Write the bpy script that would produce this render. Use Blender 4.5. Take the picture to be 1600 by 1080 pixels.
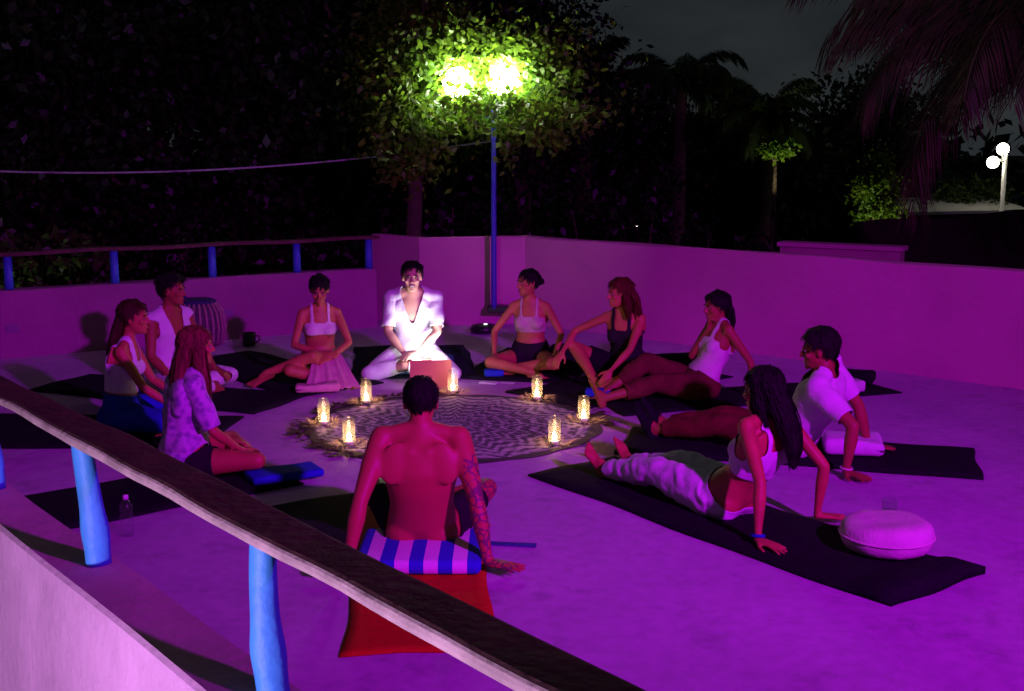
import bpy, bmesh, math, random
import numpy as np
from mathutils import Vector, Matrix

# ------------------------------------------------------------------ scene, camera, sky, lights
R = math.radians
scene = bpy.context.scene
for o in list(bpy.data.objects):
    bpy.data.objects.remove(o)
C = scene.collection
random.seed(7)
rng = np.random.default_rng(11)

cam_d = bpy.data.cameras.new('camera')
cam_d.sensor_width = 36.0
cam_d.lens = 42.75
cam_d.clip_start = 0.05
cam_d.clip_end = 900
cam = bpy.data.objects.new('camera', cam_d)
C.objects.link(cam)
cam.location = (0, 0, 1.96)
cam.rotation_euler = (R(90 - 9.6), 0, 0)
scene.camera = cam

scene.view_settings.view_transform = 'Standard'
scene.view_settings.look = 'None'
scene.view_settings.exposure = 0.0
scene.view_settings.gamma = 1.0
scene.view_settings.use_curve_mapping = False
scene.render.engine = 'CYCLES'
scene.cycles.use_denoising = True
scene.cycles.max_bounces = 7
scene.cycles.transparent_max_bounces = 16
scene.cycles.sample_clamp_indirect = 3.0
scene.cycles.caustics_reflective = False
scene.cycles.caustics_refractive = False

# night sky: the physical sky nearly out, cloud cover faintly lit by the town
world = bpy.data.worlds.new('World')
scene.world = world
world.use_nodes = True
wt = world.node_tree
wt.nodes.clear()
wo = wt.nodes.new('ShaderNodeOutputWorld')
bg = wt.nodes.new('ShaderNodeBackground')
sky = wt.nodes.new('ShaderNodeTexSky')
sky.sky_type = 'NISHITA'
sky.sun_disc = False
sky.sun_elevation = R(24)
sky.sun_rotation = R(200)
tc = wt.nodes.new('ShaderNodeTexCoord')
mp = wt.nodes.new('ShaderNodeMapping')
mp.inputs['Scale'].default_value = (2.2, 2.2, 6.0)
nz = wt.nodes.new('ShaderNodeTexNoise')
nz.inputs['Scale'].default_value = 1.6
nz.inputs['Detail'].default_value = 5
cr = wt.nodes.new('ShaderNodeValToRGB')
cr.color_ramp.elements[0].position = 0.35
cr.color_ramp.elements[0].color = (0.0030, 0.0042, 0.0062, 1)
cr.color_ramp.elements[1].position = 0.70
cr.color_ramp.elements[1].color = (0.024, 0.028, 0.031, 1)
sc_ = wt.nodes.new('ShaderNodeVectorMath')
sc_.operation = 'SCALE'
sc_.inputs['Scale'].default_value = 0.0006
ad = wt.nodes.new('ShaderNodeVectorMath')
ad.operation = 'ADD'
wt.links.new(tc.outputs['Generated'], mp.inputs['Vector'])
wt.links.new(mp.outputs['Vector'], nz.inputs['Vector'])
wt.links.new(nz.outputs['Fac'], cr.inputs['Fac'])
wt.links.new(sky.outputs['Color'], sc_.inputs[0])
wt.links.new(sc_.outputs['Vector'], ad.inputs[0])
wt.links.new(cr.outputs['Color'], ad.inputs[1])
wt.links.new(ad.outputs['Vector'], bg.inputs['Color'])
bg.inputs['Strength'].default_value = 1.0
wt.links.new(bg.outputs['Background'], wo.inputs['Surface'])


def lamp(name, kind, loc, power, color, size=0.05, aim=None, cone=120, blend=0.5):
    d = bpy.data.lights.new(name, kind)
    d.energy = power
    d.color = color
    if kind in ('POINT', 'SPOT'):
        d.shadow_soft_size = size
    if kind == 'SPOT':
        d.spot_size = R(cone)
        d.spot_blend = blend
    o = bpy.data.objects.new(name, d)
    C.objects.link(o)
    o.location = loc
    if aim is not None:
        o.rotation_euler = (Vector(aim) - Vector(loc)).to_track_quat('-Z', 'Y').to_euler()
    return o


moon = lamp('moon_sun', 'SUN', (0, 0, 30), 0.004, (0.75, 0.85, 1.0))
moon.data.angle = R(0.5)
moon.rotation_euler = (R(50), 0, R(200 - 180))
# LED floodlight of the terrace, off to the right of the camera
FLOOD = (4.3, -1.0, 4.2)
FLOOD_AIM = (-0.2, 8.6, 2.5)
lamp('led_flood_lamp', 'SPOT', FLOOD, 5200, (0.60, 0.0, 1.0), 0.16, FLOOD_AIM, 78, 1.0)
# pale lamp on the landing beside the photographer
LANDING = (-2.1, 0.7, 0.20)
lamp('landing_lamp_bulb', 'POINT', LANDING, 640, (0.66, 0.43, 1.0), 0.09)


# ------------------------------------------------------------------ materials
MATS = {}


def new_mat(name):
    m = bpy.data.materials.new(name)
    m.use_nodes = True
    nt = m.node_tree
    b = nt.nodes['Principled BSDF']
    return m, nt, b


def mat(name, col, rough=0.7, var=0.15, scale=8.0, bump=0.0, bscale=40.0, spec=0.3, metal=0.0, stretch=None, sheen=0.0):
    """plain material with a noise variation of its colour and a fine relief"""
    if name in MATS:
        return MATS[name]
    m, nt, b = new_mat(name)
    tcn = nt.nodes.new('ShaderNodeTexCoord')
    vec = tcn.outputs['Object']
    if stretch:
        mpn = nt.nodes.new('ShaderNodeMapping')
        mpn.inputs['Scale'].default_value = stretch
        nt.links.new(vec, mpn.inputs['Vector'])
        vec = mpn.outputs['Vector']
    n = nt.nodes.new('ShaderNodeTexNoise')
    n.inputs['Scale'].default_value = scale
    n.inputs['Detail'].default_value = 6
    nt.links.new(vec, n.inputs['Vector'])
    r = nt.nodes.new('ShaderNodeValToRGB')
    r.color_ramp.elements[0].position = 0.3
    r.color_ramp.elements[1].position = 0.7
    lo = [max(0, c * (1 - var)) for c in col]
    hi = [min(1, c * (1 + var)) for c in col]
    r.color_ramp.elements[0].color = (*lo, 1)
    r.color_ramp.elements[1].color = (*hi, 1)
    nt.links.new(n.outputs['Fac'], r.inputs['Fac'])
    nt.links.new(r.outputs['Color'], b.inputs['Base Color'])
    b.inputs['Roughness'].default_value = rough
    b.inputs['Specular IOR Level'].default_value = spec
    b.inputs['Metallic'].default_value = metal
    if sheen:
        b.inputs['Sheen Weight'].default_value = sheen
    if bump:
        n2 = nt.nodes.new('ShaderNodeTexNoise')
        n2.inputs['Scale'].default_value = bscale
        n2.inputs['Detail'].default_value = 5
        nt.links.new(vec, n2.inputs['Vector'])
        bp = nt.nodes.new('ShaderNodeBump')
        bp.inputs['Strength'].default_value = bump
        bp.inputs['Distance'].default_value = 0.02
        nt.links.new(n2.outputs['Fac'], bp.inputs['Height'])
        nt.links.new(bp.outputs['Normal'], b.inputs['Normal'])
    MATS[name] = m
    return m


def emit(name, col, strength):
    if name in MATS:
        return MATS[name]
    m, nt, b = new_mat(name)
    b.inputs['Base Color'].default_value = (*col, 1)
    b.inputs['Emission Color'].default_value = (*col, 1)
    b.inputs['Emission Strength'].default_value = strength
    MATS[name] = m
    return m


def leaf_mat(name, col, trans=0.4):
    if name in MATS:
        return MATS[name]
    m = bpy.data.materials.new(name)
    m.use_nodes = True
    nt = m.node_tree
    nt.nodes.clear()
    out = nt.nodes.new('ShaderNodeOutputMaterial')
    d = nt.nodes.new('ShaderNodeBsdfPrincipled')
    d.inputs['Roughness'].default_value = 0.45
    d.inputs['Specular IOR Level'].default_value = 0.35
    t = nt.nodes.new('ShaderNodeBsdfTranslucent')
    mx = nt.nodes.new('ShaderNodeMixShader')
    mx.inputs[0].default_value = trans
    tcn = nt.nodes.new('ShaderNodeTexCoord')
    n = nt.nodes.new('ShaderNodeTexNoise')
    n.inputs['Scale'].default_value = 2.5
    n.inputs['Detail'].default_value = 4
    nt.links.new(tcn.outputs['Object'], n.inputs['Vector'])
    r = nt.nodes.new('ShaderNodeValToRGB')
    r.color_ramp.elements[0].position = 0.3
    r.color_ramp.elements[1].position = 0.7
    r.color_ramp.elements[0].color = (col[0] * 0.6, col[1] * 0.75, col[2] * 0.7, 1)
    r.color_ramp.elements[1].color = (col[0] * 1.5, col[1] * 1.2, col[2], 1)
    nt.links.new(n.outputs['Fac'], r.inputs['Fac'])
    nt.links.new(r.outputs['Color'], d.inputs['Base Color'])
    nt.links.new(r.outputs['Color'], t.inputs['Color'])
    nt.links.new(d.outputs[0], mx.inputs[1])
    nt.links.new(t.outputs[0], mx.inputs[2])
    nt.links.new(mx.outputs[0], out.inputs['Surface'])
    MATS[name] = m
    return m


def glass_mat(name, tint=(0.95, 0.96, 0.97), gloss=0.02):
    if name in MATS:
        return MATS[name]
    m = bpy.data.materials.new(name)
    m.use_nodes = True
    nt = m.node_tree
    nt.nodes.clear()
    out = nt.nodes.new('ShaderNodeOutputMaterial')
    tr = nt.nodes.new('ShaderNodeBsdfTransparent')
    tr.inputs['Color'].default_value = (*tint, 1)
    gl = nt.nodes.new('ShaderNodeBsdfGlossy')
    gl.inputs['Roughness'].default_value = 0.25
    df = nt.nodes.new('ShaderNodeBsdfTranslucent')
    df.inputs['Color'].default_value = (0.8, 0.8, 0.8, 1)
    lw = nt.nodes.new('ShaderNodeLayerWeight')
    lw.inputs['Blend'].default_value = 0.45
    mth = nt.nodes.new('ShaderNodeMath')
    mth.operation = 'MULTIPLY_ADD'
    mth.inputs[1].default_value = 0.12
    mth.inputs[2].default_value = gloss
    nt.links.new(lw.outputs['Facing'], mth.inputs[0])
    mx = nt.nodes.new('ShaderNodeMixShader')
    nt.links.new(mth.outputs[0], mx.inputs[0])
    nt.links.new(tr.outputs[0], mx.inputs[1])
    nt.links.new(gl.outputs[0], mx.inputs[2])
    m2 = nt.nodes.new('ShaderNodeMixShader')
    m2.inputs[0].default_value = 0.05
    nt.links.new(mx.outputs[0], m2.inputs[1])
    nt.links.new(df.outputs[0], m2.inputs[2])
    nt.links.new(m2.outputs[0], out.inputs['Surface'])
    MATS[name] = m
    return m


def floor_mat():
    m, nt, b = new_mat('painted_concrete_floor')
    tcn = nt.nodes.new('ShaderNodeTexCoord')
    n1 = nt.nodes.new('ShaderNodeTexNoise')
    n1.inputs['Scale'].default_value = 0.9
    n1.inputs['Detail'].default_value = 8
    n1.inputs['Roughness'].default_value = 0.62
    n2 = nt.nodes.new('ShaderNodeTexNoise')
    n2.inputs['Scale'].default_value = 14
    n2.inputs['Detail'].default_value = 6
    n3 = nt.nodes.new('ShaderNodeTexNoise')
    n3.inputs['Scale'].default_value = 160
    n3.inputs['Detail'].default_value = 3
    for n in (n1, n2, n3):
        nt.links.new(tcn.outputs['Object'], n.inputs['Vector'])
    r = nt.nodes.new('ShaderNodeValToRGB')
    r.color_ramp.elements[0].position = 0.32
    r.color_ramp.elements[1].position = 0.66
    r.color_ramp.elements[0].color = (0.47, 0.22, 0.50, 1)
    r.color_ramp.elements[1].color = (0.60, 0.28, 0.63, 1)
    nt.links.new(n1.outputs['Fac'], r.inputs['Fac'])
    mx = nt.nodes.new('ShaderNodeMix')
    mx.data_type = 'RGBA'
    mx.blend_type = 'MULTIPLY'
    mx.inputs['Factor'].default_value = 0.45
    r2 = nt.nodes.new('ShaderNodeValToRGB')
    r2.color_ramp.elements[0].position = 0.25
    r2.color_ramp.elements[1].position = 0.6
    r2.color_ramp.elements[0].color = (0.62, 0.62, 0.62, 1)
    nt.links.new(n2.outputs['Fac'], r2.inputs['Fac'])
    nt.links.new(r.outputs['Color'], mx.inputs['A'])
    nt.links.new(r2.outputs['Color'], mx.inputs['B'])
    # stains, scuffs and hairline cracks of the old paint
    n4 = nt.nodes.new('ShaderNodeTexNoise')
    n4.inputs['Scale'].default_value = 3.1
    n4.inputs['Detail'].default_value = 9
    n4.inputs['Roughness'].default_value = 0.7
    vc = nt.nodes.new('ShaderNodeTexVoronoi')
    vc.feature = 'DISTANCE_TO_EDGE'
    vc.inputs['Scale'].default_value = 0.55
    wv = nt.nodes.new('ShaderNodeVectorMath')
    wv.operation = 'MULTIPLY_ADD'
    wv.inputs[1].default_value = (0.35, 0.35, 0.35)
    nt.links.new(tcn.outputs['Object'], n4.inputs['Vector'])
    nt.links.new(n4.outputs['Color'], wv.inputs[0])
    nt.links.new(tcn.outputs['Object'], wv.inputs[2])
    nt.links.new(wv.outputs['Vector'], vc.inputs['Vector'])
    crk = math_node(nt, 'MULTIPLY', math_node(nt, 'LESS_THAN', vc.outputs['Distance'], 0.003), 0.14)
    stn = nt.nodes.new('ShaderNodeValToRGB')
    stn.color_ramp.elements[0].position = 0.54
    stn.color_ramp.elements[0].color = (1, 1, 1, 1)
    stn.color_ramp.elements[1].position = 0.72
    stn.color_ramp.elements[1].color = (0.66, 0.66, 0.66, 1)
    nt.links.new(n4.outputs['Fac'], stn.inputs['Fac'])
    m5 = nt.nodes.new('ShaderNodeMix')
    m5.data_type = 'RGBA'
    m5.blend_type = 'MULTIPLY'
    m5.inputs['Factor'].default_value = 1.0
    nt.links.new(mx.outputs['Result'], m5.inputs['A'])
    nt.links.new(stn.outputs['Color'], m5.inputs['B'])
    m6 = nt.nodes.new('ShaderNodeMix')
    m6.data_type = 'RGBA'
    nt.links.new(crk, m6.inputs['Factor'])
    nt.links.new(m5.outputs['Result'], m6.inputs['A'])
    m6.inputs['B'].default_value = (0.12, 0.09, 0.11, 1)
    nt.links.new(m6.outputs['Result'], b.inputs['Base Color'])
    b.inputs['Roughness'].default_value = 0.72
    b.inputs['Specular IOR Level'].default_value = 0.25
    ad_ = nt.nodes.new('ShaderNodeMath')
    ad_.operation = 'MULTIPLY_ADD'
    ad_.inputs[1].default_value = 0.35
    nt.links.new(n3.outputs['Fac'], ad_.inputs[0])
    nt.links.new(n2.outputs['Fac'], ad_.inputs[2])
    bp = nt.nodes.new('ShaderNodeBump')
    bp.inputs['Strength'].default_value = 0.35
    bp.inputs['Distance'].default_value = 0.012
    nt.links.new(ad_.outputs[0], bp.inputs['Height'])
    nt.links.new(bp.outputs['Normal'], b.inputs['Normal'])
    return m


def stripe_mat(name, a, b_, freq, phase=0.0, axis='X'):
    m, nt, b = new_mat(name)
    tcn = nt.nodes.new('ShaderNodeTexCoord')
    sp = nt.nodes.new('ShaderNodeSeparateXYZ')
    nt.links.new(tcn.outputs['Object'], sp.inputs[0])
    m1 = nt.nodes.new('ShaderNodeMath')
    m1.operation = 'MULTIPLY_ADD'
    m1.inputs[1].default_value = freq
    m1.inputs[2].default_value = phase
    nt.links.new(sp.outputs[axis], m1.inputs[0])
    m2 = nt.nodes.new('ShaderNodeMath')
    m2.operation = 'FRACT'
    nt.links.new(m1.outputs[0], m2.inputs[0])
    m3 = nt.nodes.new('ShaderNodeMath')
    m3.operation = 'GREATER_THAN'
    m3.inputs[1].default_value = 0.5
    nt.links.new(m2.outputs[0], m3.inputs[0])
    mx = nt.nodes.new('ShaderNodeMix')
    mx.data_type = 'RGBA'
    mx.inputs['A'].default_value = (*a, 1)
    mx.inputs['B'].default_value = (*b_, 1)
    nt.links.new(m3.outputs[0], mx.inputs['Factor'])
    nt.links.new(mx.outputs['Result'], b.inputs['Base Color'])
    b.inputs['Roughness'].default_value = 0.9
    n2 = nt.nodes.new('ShaderNodeTexNoise')
    n2.inputs['Scale'].default_value = 90
    nt.links.new(tcn.outputs['Object'], n2.inputs['Vector'])
    bp = nt.nodes.new('ShaderNodeBump')
    bp.inputs['Strength'].default_value = 0.4
    bp.inputs['Distance'].default_value = 0.01
    nt.links.new(n2.outputs['Fac'], bp.inputs['Height'])
    nt.links.new(bp.outputs['Normal'], b.inputs['Normal'])
    return m


def math_node(nt, op, a, b=None, c=None):
    n = nt.nodes.new('ShaderNodeMath')
    n.operation = op
    for i, v in enumerate((a, b, c)):
        if v is None:
            continue
        if isinstance(v, (int, float)):
            n.inputs[i].default_value = v
        else:
            nt.links.new(v, n.inputs[i])
    return n.outputs[0]


def mandala_mat():
    """flat printed ornament of the round cloth: rings of petals, printed in two tones"""
    m, nt, b = new_mat('mandala_print')
    tcn = nt.nodes.new('ShaderNodeTexCoord')
    sp = nt.nodes.new('ShaderNodeSeparateXYZ')
    nt.links.new(tcn.outputs['Object'], sp.inputs[0])
    x, y = sp.outputs['X'], sp.outputs['Y']
    ln = nt.nodes.new('ShaderNodeVectorMath')
    ln.operation = 'LENGTH'
    nt.links.new(tcn.outputs['Object'], ln.inputs[0])
    r = ln.outputs['Value']
    th = math_node(nt, 'ARCTAN2', y, x)
    # petals
    p1 = math_node(nt, 'MULTIPLY', math_node(nt, 'ABSOLUTE', math_node(nt, 'SINE', math_node(nt, 'MULTIPLY', th, 8.0))), 0.09)
    p2 = math_node(nt, 'MULTIPLY', math_node(nt, 'ABSOLUTE', math_node(nt, 'SINE', math_node(nt, 'MULTIPLY', th, 16.0))), 0.035)
    rr = math_node(nt, 'ADD', math_node(nt, 'ADD', r, p1), p2)
    a = math_node(nt, 'SINE', math_node(nt, 'MULTIPLY', rr, 58.0))
    bb = math_node(nt, 'MULTIPLY', math_node(nt, 'SINE', math_node(nt, 'MULTIPLY', th, 48.0)),
                   math_node(nt, 'SINE', math_node(nt, 'MULTIPLY', r, 62.0)))
    nse = nt.nodes.new('ShaderNodeTexNoise')
    nse.inputs['Scale'].default_value = 26
    nse.inputs['Detail'].default_value = 4
    nt.links.new(tcn.outputs['Object'], nse.inputs['Vector'])
    ring = math_node(nt, 'SINE', math_node(nt, 'MULTIPLY', r, 150.0))
    tot = math_node(nt, 'ADD', math_node(nt, 'ADD', math_node(nt, 'MULTIPLY', a, 0.7), math_node(nt, 'MULTIPLY', bb, 0.35)), math_node(nt, 'MULTIPLY_ADD', nse.outputs['Fac'], 3.6, -1.8))
    tot = math_node(nt, 'ADD', tot, math_node(nt, 'MULTIPLY', ring, 0.3))
    band = math_node(nt, 'MULTIPLY', math_node(nt, 'SMOOTH_MIN', math_node(nt, 'ABSOLUTE', math_node(nt, 'SUBTRACT', r, 0.82)), 0.2, 0.05), -3.0)
    tot = math_node(nt, 'ADD', math_node(nt, 'ADD', tot, band), 0.25)
    rp = nt.nodes.new('ShaderNodeValToRGB')
    rp.color_ramp.elements[0].position = 0.36
    rp.color_ramp.elements[0].color = (0.075, 0.05, 0.085, 1)
    rp.color_ramp.elements[1].position = 0.66
    rp.color_ramp.elements[1].color = (0.56, 0.48, 0.52, 1)
    nt.links.new(math_node(nt, 'MULTIPLY_ADD', tot, 0.22, 0.5), rp.inputs['Fac'])
    # dark outer border
    edge = math_node(nt, 'GREATER_THAN', r, 0.955)
    mx = nt.nodes.new('ShaderNodeMix')
    mx.data_type = 'RGBA'
    nt.links.new(edge, mx.inputs['Factor'])
    nt.links.new(rp.outputs['Color'], mx.inputs['A'])
    mx.inputs['B'].default_value = (0.035, 0.02, 0.03, 1)
    nt.links.new(mx.outputs['Result'], b.inputs['Base Color'])
    b.inputs['Roughness'].default_value = 0.85
    return m


def tattoo_skin(name, col):
    """skin with the inked sleeve on one arm (local +X side, below the shoulder)"""
    m, nt, b = new_mat(name)
    tcn = nt.nodes.new('ShaderNodeTexCoord')
    sp = nt.nodes.new('ShaderNodeSeparateXYZ')
    nt.links.new(tcn.outputs['Object'], sp.inputs[0])
    v = nt.nodes.new('ShaderNodeTexVoronoi')
    v.feature = 'DISTANCE_TO_EDGE'
    v.inputs['Scale'].default_value = 26
    nt.links.new(tcn.outputs['Object'], v.inputs['Vector'])
    n = nt.nodes.new('ShaderNodeTexNoise')
    n.inputs['Scale'].default_value = 20
    n.inputs['Detail'].default_value = 3
    nt.links.new(tcn.outputs['Object'], n.inputs['Vector'])
    ink = math_node(nt, 'LESS_THAN', math_node(nt, 'MULTIPLY_ADD', n.outputs['Fac'], 0.5, v.outputs['Distance']), 0.36)
    side = math_node(nt, 'GREATER_THAN', sp.outputs['X'], 0.205)
    low = math_node(nt, 'LESS_THAN', sp.outputs['Z'], 0.52)
    hi = math_node(nt, 'LESS_THAN', sp.outputs['X'], 0.46)
    f = math_node(nt, 'MULTIPLY', math_node(nt, 'MULTIPLY', ink, side), math_node(nt, 'MULTIPLY', low, hi))
    f = math_node(nt, 'MULTIPLY', f, 0.8)
    mx = nt.nodes.new('ShaderNodeMix')
    mx.data_type = 'RGBA'
    nt.links.new(f, mx.inputs['Factor'])
    mx.inputs['A'].default_value = (*col, 1)
    mx.inputs['B'].default_value = (0.09, 0.075, 0.085, 1)
    nt.links.new(mx.outputs['Result'], b.inputs['Base Color'])
    b.inputs['Roughness'].default_value = 0.5
    b.inputs['Specular IOR Level'].default_value = 0.35
    MATS[name] = m
    return m


def print_mat(name, a, b_, scale):
    m, nt, b = new_mat(name)
    tcn = nt.nodes.new('ShaderNodeTexCoord')
    v = nt.nodes.new('ShaderNodeTexVoronoi')
    v.inputs['Scale'].default_value = scale
    nt.links.new(tcn.outputs['Object'], v.inputs['Vector'])
    n = nt.nodes.new('ShaderNodeTexNoise')
    n.inputs['Scale'].default_value = scale * 1.6
    n.inputs['Detail'].default_value = 3
    nt.links.new(tcn.outputs['Object'], n.inputs['Vector'])
    s = math_node(nt, 'MULTIPLY', v.outputs['Distance'], n.outputs['Fac'])
    r = nt.nodes.new('ShaderNodeValToRGB')
    r.color_ramp.elements[0].position = 0.12
    r.color_ramp.elements[1].position = 0.30
    r.color_ramp.elements[0].color = (*a, 1)
    r.color_ramp.elements[1].color = (*b_, 1)
    nt.links.new(s, r.inputs['Fac'])
    nt.links.new(r.outputs['Color'], b.inputs['Base Color'])
    b.inputs['Roughness'].default_value = 0.9
    return m


M_floor = floor_mat()
M_wall = mat('pink_limewash', (0.57, 0.21, 0.37), 0.9, 0.11, 1.3, 0.4, 16, 0.15)
M_lowwall = mat('dimmed_pink_limewash', (0.34, 0.13, 0.25), 0.9, 0.14, 1.5, 0.4, 16, 0.15)  # wall limewash darkened: the dim light on this wall is put into its colour
M_wallcap = mat('pink_limewash_cap', (0.58, 0.30, 0.42), 0.9, 0.16, 3.0, 0.35, 22, 0.15)
M_wood = mat('dark_rail_wood', (0.060, 0.024, 0.020), 0.8, 0.35, 5.0, 0.5, 30, 0.2, stretch=(1, 1, 1))
M_wood_edge = mat('pale_rail_edge', (0.34, 0.24, 0.20), 0.8, 0.30, 9.0, 0.5, 30, 0.2)  # paler than the plank wood; outer edge strip and bottle stopper
M_post = mat('blue_painted_post', (0.045, 0.25, 0.52), 0.55, 0.14, 6.0, 0.25, 30, 0.4)
M_pole = mat('blue_lamp_pole_paint', (0.05, 0.06, 0.42), 0.5, 0.12, 6.0, 0.1, 30, 0.4)
M_black = mat('black_mat_fabric', (0.010, 0.010, 0.013), 0.95, 0.3, 30, 0.3, 90, 0.1)
M_blackblue = mat('navy_mat_fabric', (0.012, 0.014, 0.030), 0.95, 0.3, 30, 0.3, 90, 0.1)
M_red = mat('red_mat_rubber', (0.52, 0.030, 0.010), 0.85, 0.10, 20, 0.3, 120, 0.15)
M_blue = mat('royal_blue_fabric', (0.02, 0.05, 0.42), 0.9, 0.2, 14, 0.3, 90, 0.1)
M_tealblue = mat('steel_blue_fabric', (0.05, 0.13, 0.24), 0.9, 0.2, 14, 0.3, 90, 0.1)
M_white = mat('white_cotton', (0.66, 0.65, 0.67), 0.9, 0.05, 20, 0.25, 70, 0.1)
M_offwhite = mat('offwhite_cotton', (0.62, 0.56, 0.56), 0.9, 0.07, 20, 0.25, 70, 0.1)
M_cream = mat('cream_canvas', (0.66, 0.60, 0.55), 0.9, 0.10, 9, 0.3, 60, 0.1)
M_pinkcloth = mat('dusty_pink_cloth', (0.60, 0.30, 0.36), 0.9, 0.1, 14, 0.3, 60, 0.1)
M_beige = mat('beige_knit', (0.50, 0.36, 0.34), 0.9, 0.1, 20, 0.3, 70, 0.1)
M_maroon = mat('maroon_trousers', (0.13, 0.022, 0.018), 0.9, 0.2, 10, 0.3, 60, 0.1)
M_brownpant = mat('brown_trousers', (0.12, 0.030, 0.022), 0.9, 0.2, 10, 0.3, 60, 0.1)
M_darkshort = mat('dark_shorts', (0.018, 0.015, 0.02), 0.9, 0.2, 10, 0.3, 60, 0.1)
M_hair_black = mat('black_hair', (0.007, 0.005, 0.005), 0.65, 0.3, 40, 0.6, 160, 0.18, stretch=(1, 1, 0.15))
M_hair_brown = mat('brown_hair', (0.050, 0.016, 0.008), 0.62, 0.4, 40, 0.6, 160, 0.18, stretch=(1, 1, 0.15))
M_hair_red = mat('auburn_hair', (0.085, 0.014, 0.007), 0.62, 0.4, 40, 0.6, 160, 0.18, stretch=(1, 1, 0.15))
M_hair_blond = mat('fair_brown_hair', (0.17, 0.060, 0.028), 0.62, 0.5, 40, 0.6, 160, 0.18, stretch=(1, 1, 0.15))
M_skin_fair = mat('fair_skin', (0.52, 0.29, 0.20), 0.5, 0.06, 7, 0.06, 60, 0.3)
M_skin = mat('tan_skin', (0.42, 0.15, 0.060), 0.5, 0.12, 9, 0.15, 50, 0.35)
M_skin_dark = mat('brown_skin', (0.30, 0.100, 0.042), 0.5, 0.06, 7, 0.06, 60, 0.35)
M_skin_tat = tattoo_skin('tattooed_skin', (0.42, 0.15, 0.058))
M_eye = mat('eye_dark', (0.02, 0.012, 0.01), 0.4, 0.1, 10, 0, 10, 0.2)
M_eyewhite = mat('eye_white', (0.42, 0.38, 0.36), 0.6, 0.02, 10, 0, 10, 0.1)
M_lip = mat('lips', (0.38, 0.09, 0.075), 0.45, 0.1, 20)
M_mouth = mat('open_mouth', (0.03, 0.006, 0.006), 0.5, 0.1, 20)
M_teeth = mat('teeth', (0.8, 0.78, 0.72), 0.3, 0.02, 20)
M_plastic = mat('black_plastic', (0.012, 0.012, 0.014), 0.35, 0.1, 10, 0, 40, 0.5)
M_grey = mat('grey_metal', (0.30, 0.30, 0.31), 0.45, 0.1, 10, 0, 40, 0.5, metal=0.6)
M_glass = glass_mat('clear_glass')
M_wax = mat('candle_wax', (0.85, 0.78, 0.62), 0.5, 0.03, 20)
M_flame = emit('candle_flame', (1.0, 0.62, 0.25), 55)
M_straw = mat('dry_straw', (0.50, 0.36, 0.22), 0.85, 0.35, 30, 0.2, 60, 0.1)
M_bark = mat('tree_bark', (0.09, 0.06, 0.045), 0.95, 0.3, 8, 0.8, 20, 0.1)
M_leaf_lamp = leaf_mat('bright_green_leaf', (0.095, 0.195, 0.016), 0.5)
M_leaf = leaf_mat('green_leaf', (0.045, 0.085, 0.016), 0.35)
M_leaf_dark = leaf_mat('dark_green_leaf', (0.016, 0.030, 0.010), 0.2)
M_palm = leaf_mat('palm_frond_leaf', (0.12, 0.11, 0.06), 0.25)
M_ground = mat('night_ground', (0.05, 0.045, 0.03), 0.95, 0.3, 0.6, 0.5, 6, 0.1)
M_stucco = mat('lower_building_stucco', (0.45, 0.22, 0.28), 0.9, 0.1, 2, 0.3, 20, 0.1)
M_darkroof = mat('dark_thatch', (0.030, 0.022, 0.018), 0.95, 0.4, 12, 0.8, 30, 0.1, stretch=(1, 6, 1))
M_paleroof = mat('pale_sheet_roof', (0.55, 0.54, 0.50), 0.7, 0.1, 4, 0.2, 20, 0.3)


# ------------------------------------------------------------------ mesh helpers
def fast_mesh(name, V, F):
    """V: (n,3) array, F: list/array of faces (all quads, all tris, or mixed lists)"""
    me = bpy.data.meshes.new(name)
    V = np.asarray(V, dtype=np.float32)
    if isinstance(F, np.ndarray):
        k = F.shape[1]
        me.vertices.add(len(V))
        me.vertices.foreach_set('co', V.ravel())
        me.loops.add(F.size)
        me.loops.foreach_set('vertex_index', F.astype(np.int32).ravel())
        me.polygons.add(len(F))
        me.polygons.foreach_set('loop_start', np.arange(0, F.size, k, dtype=np.int32))
        me.update(calc_edges=True)
    else:
        me.from_pydata([tuple(v) for v in V], [], F)
        me.update()
    return me


def smooth(me, on=True):
    me.polygons.foreach_set('use_smooth', np.full(len(me.polygons), on, dtype=bool))
    return me


def obj(name, me, material, parent=None, label=None, cat=None, group=None, kind=None):
    o = bpy.data.objects.new(name, me)
    C.objects.link(o)
    if material is not None and me is not None:
        if len(me.materials) == 0:
            me.materials.append(material)
    if parent is not None:
        o.parent = parent
    tag(o, label, cat, group, kind)
    return o


def tag(o, label=None, cat=None, group=None, kind=None):
    if label:
        o['label'] = label
    if cat:
        o['category'] = cat
    if group:
        o['group'] = group
    if kind:
        o['kind'] = kind
    return o


def thing(name, label, cat, loc=(0, 0, 0), rz=0.0, group=None):
    o = bpy.data.objects.new(name, None)
    o.empty_display_size = 0.1
    C.objects.link(o)
    o.location = loc
    o.rotation_euler = (0, 0, rz)
    return tag(o, label, cat, group)


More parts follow.
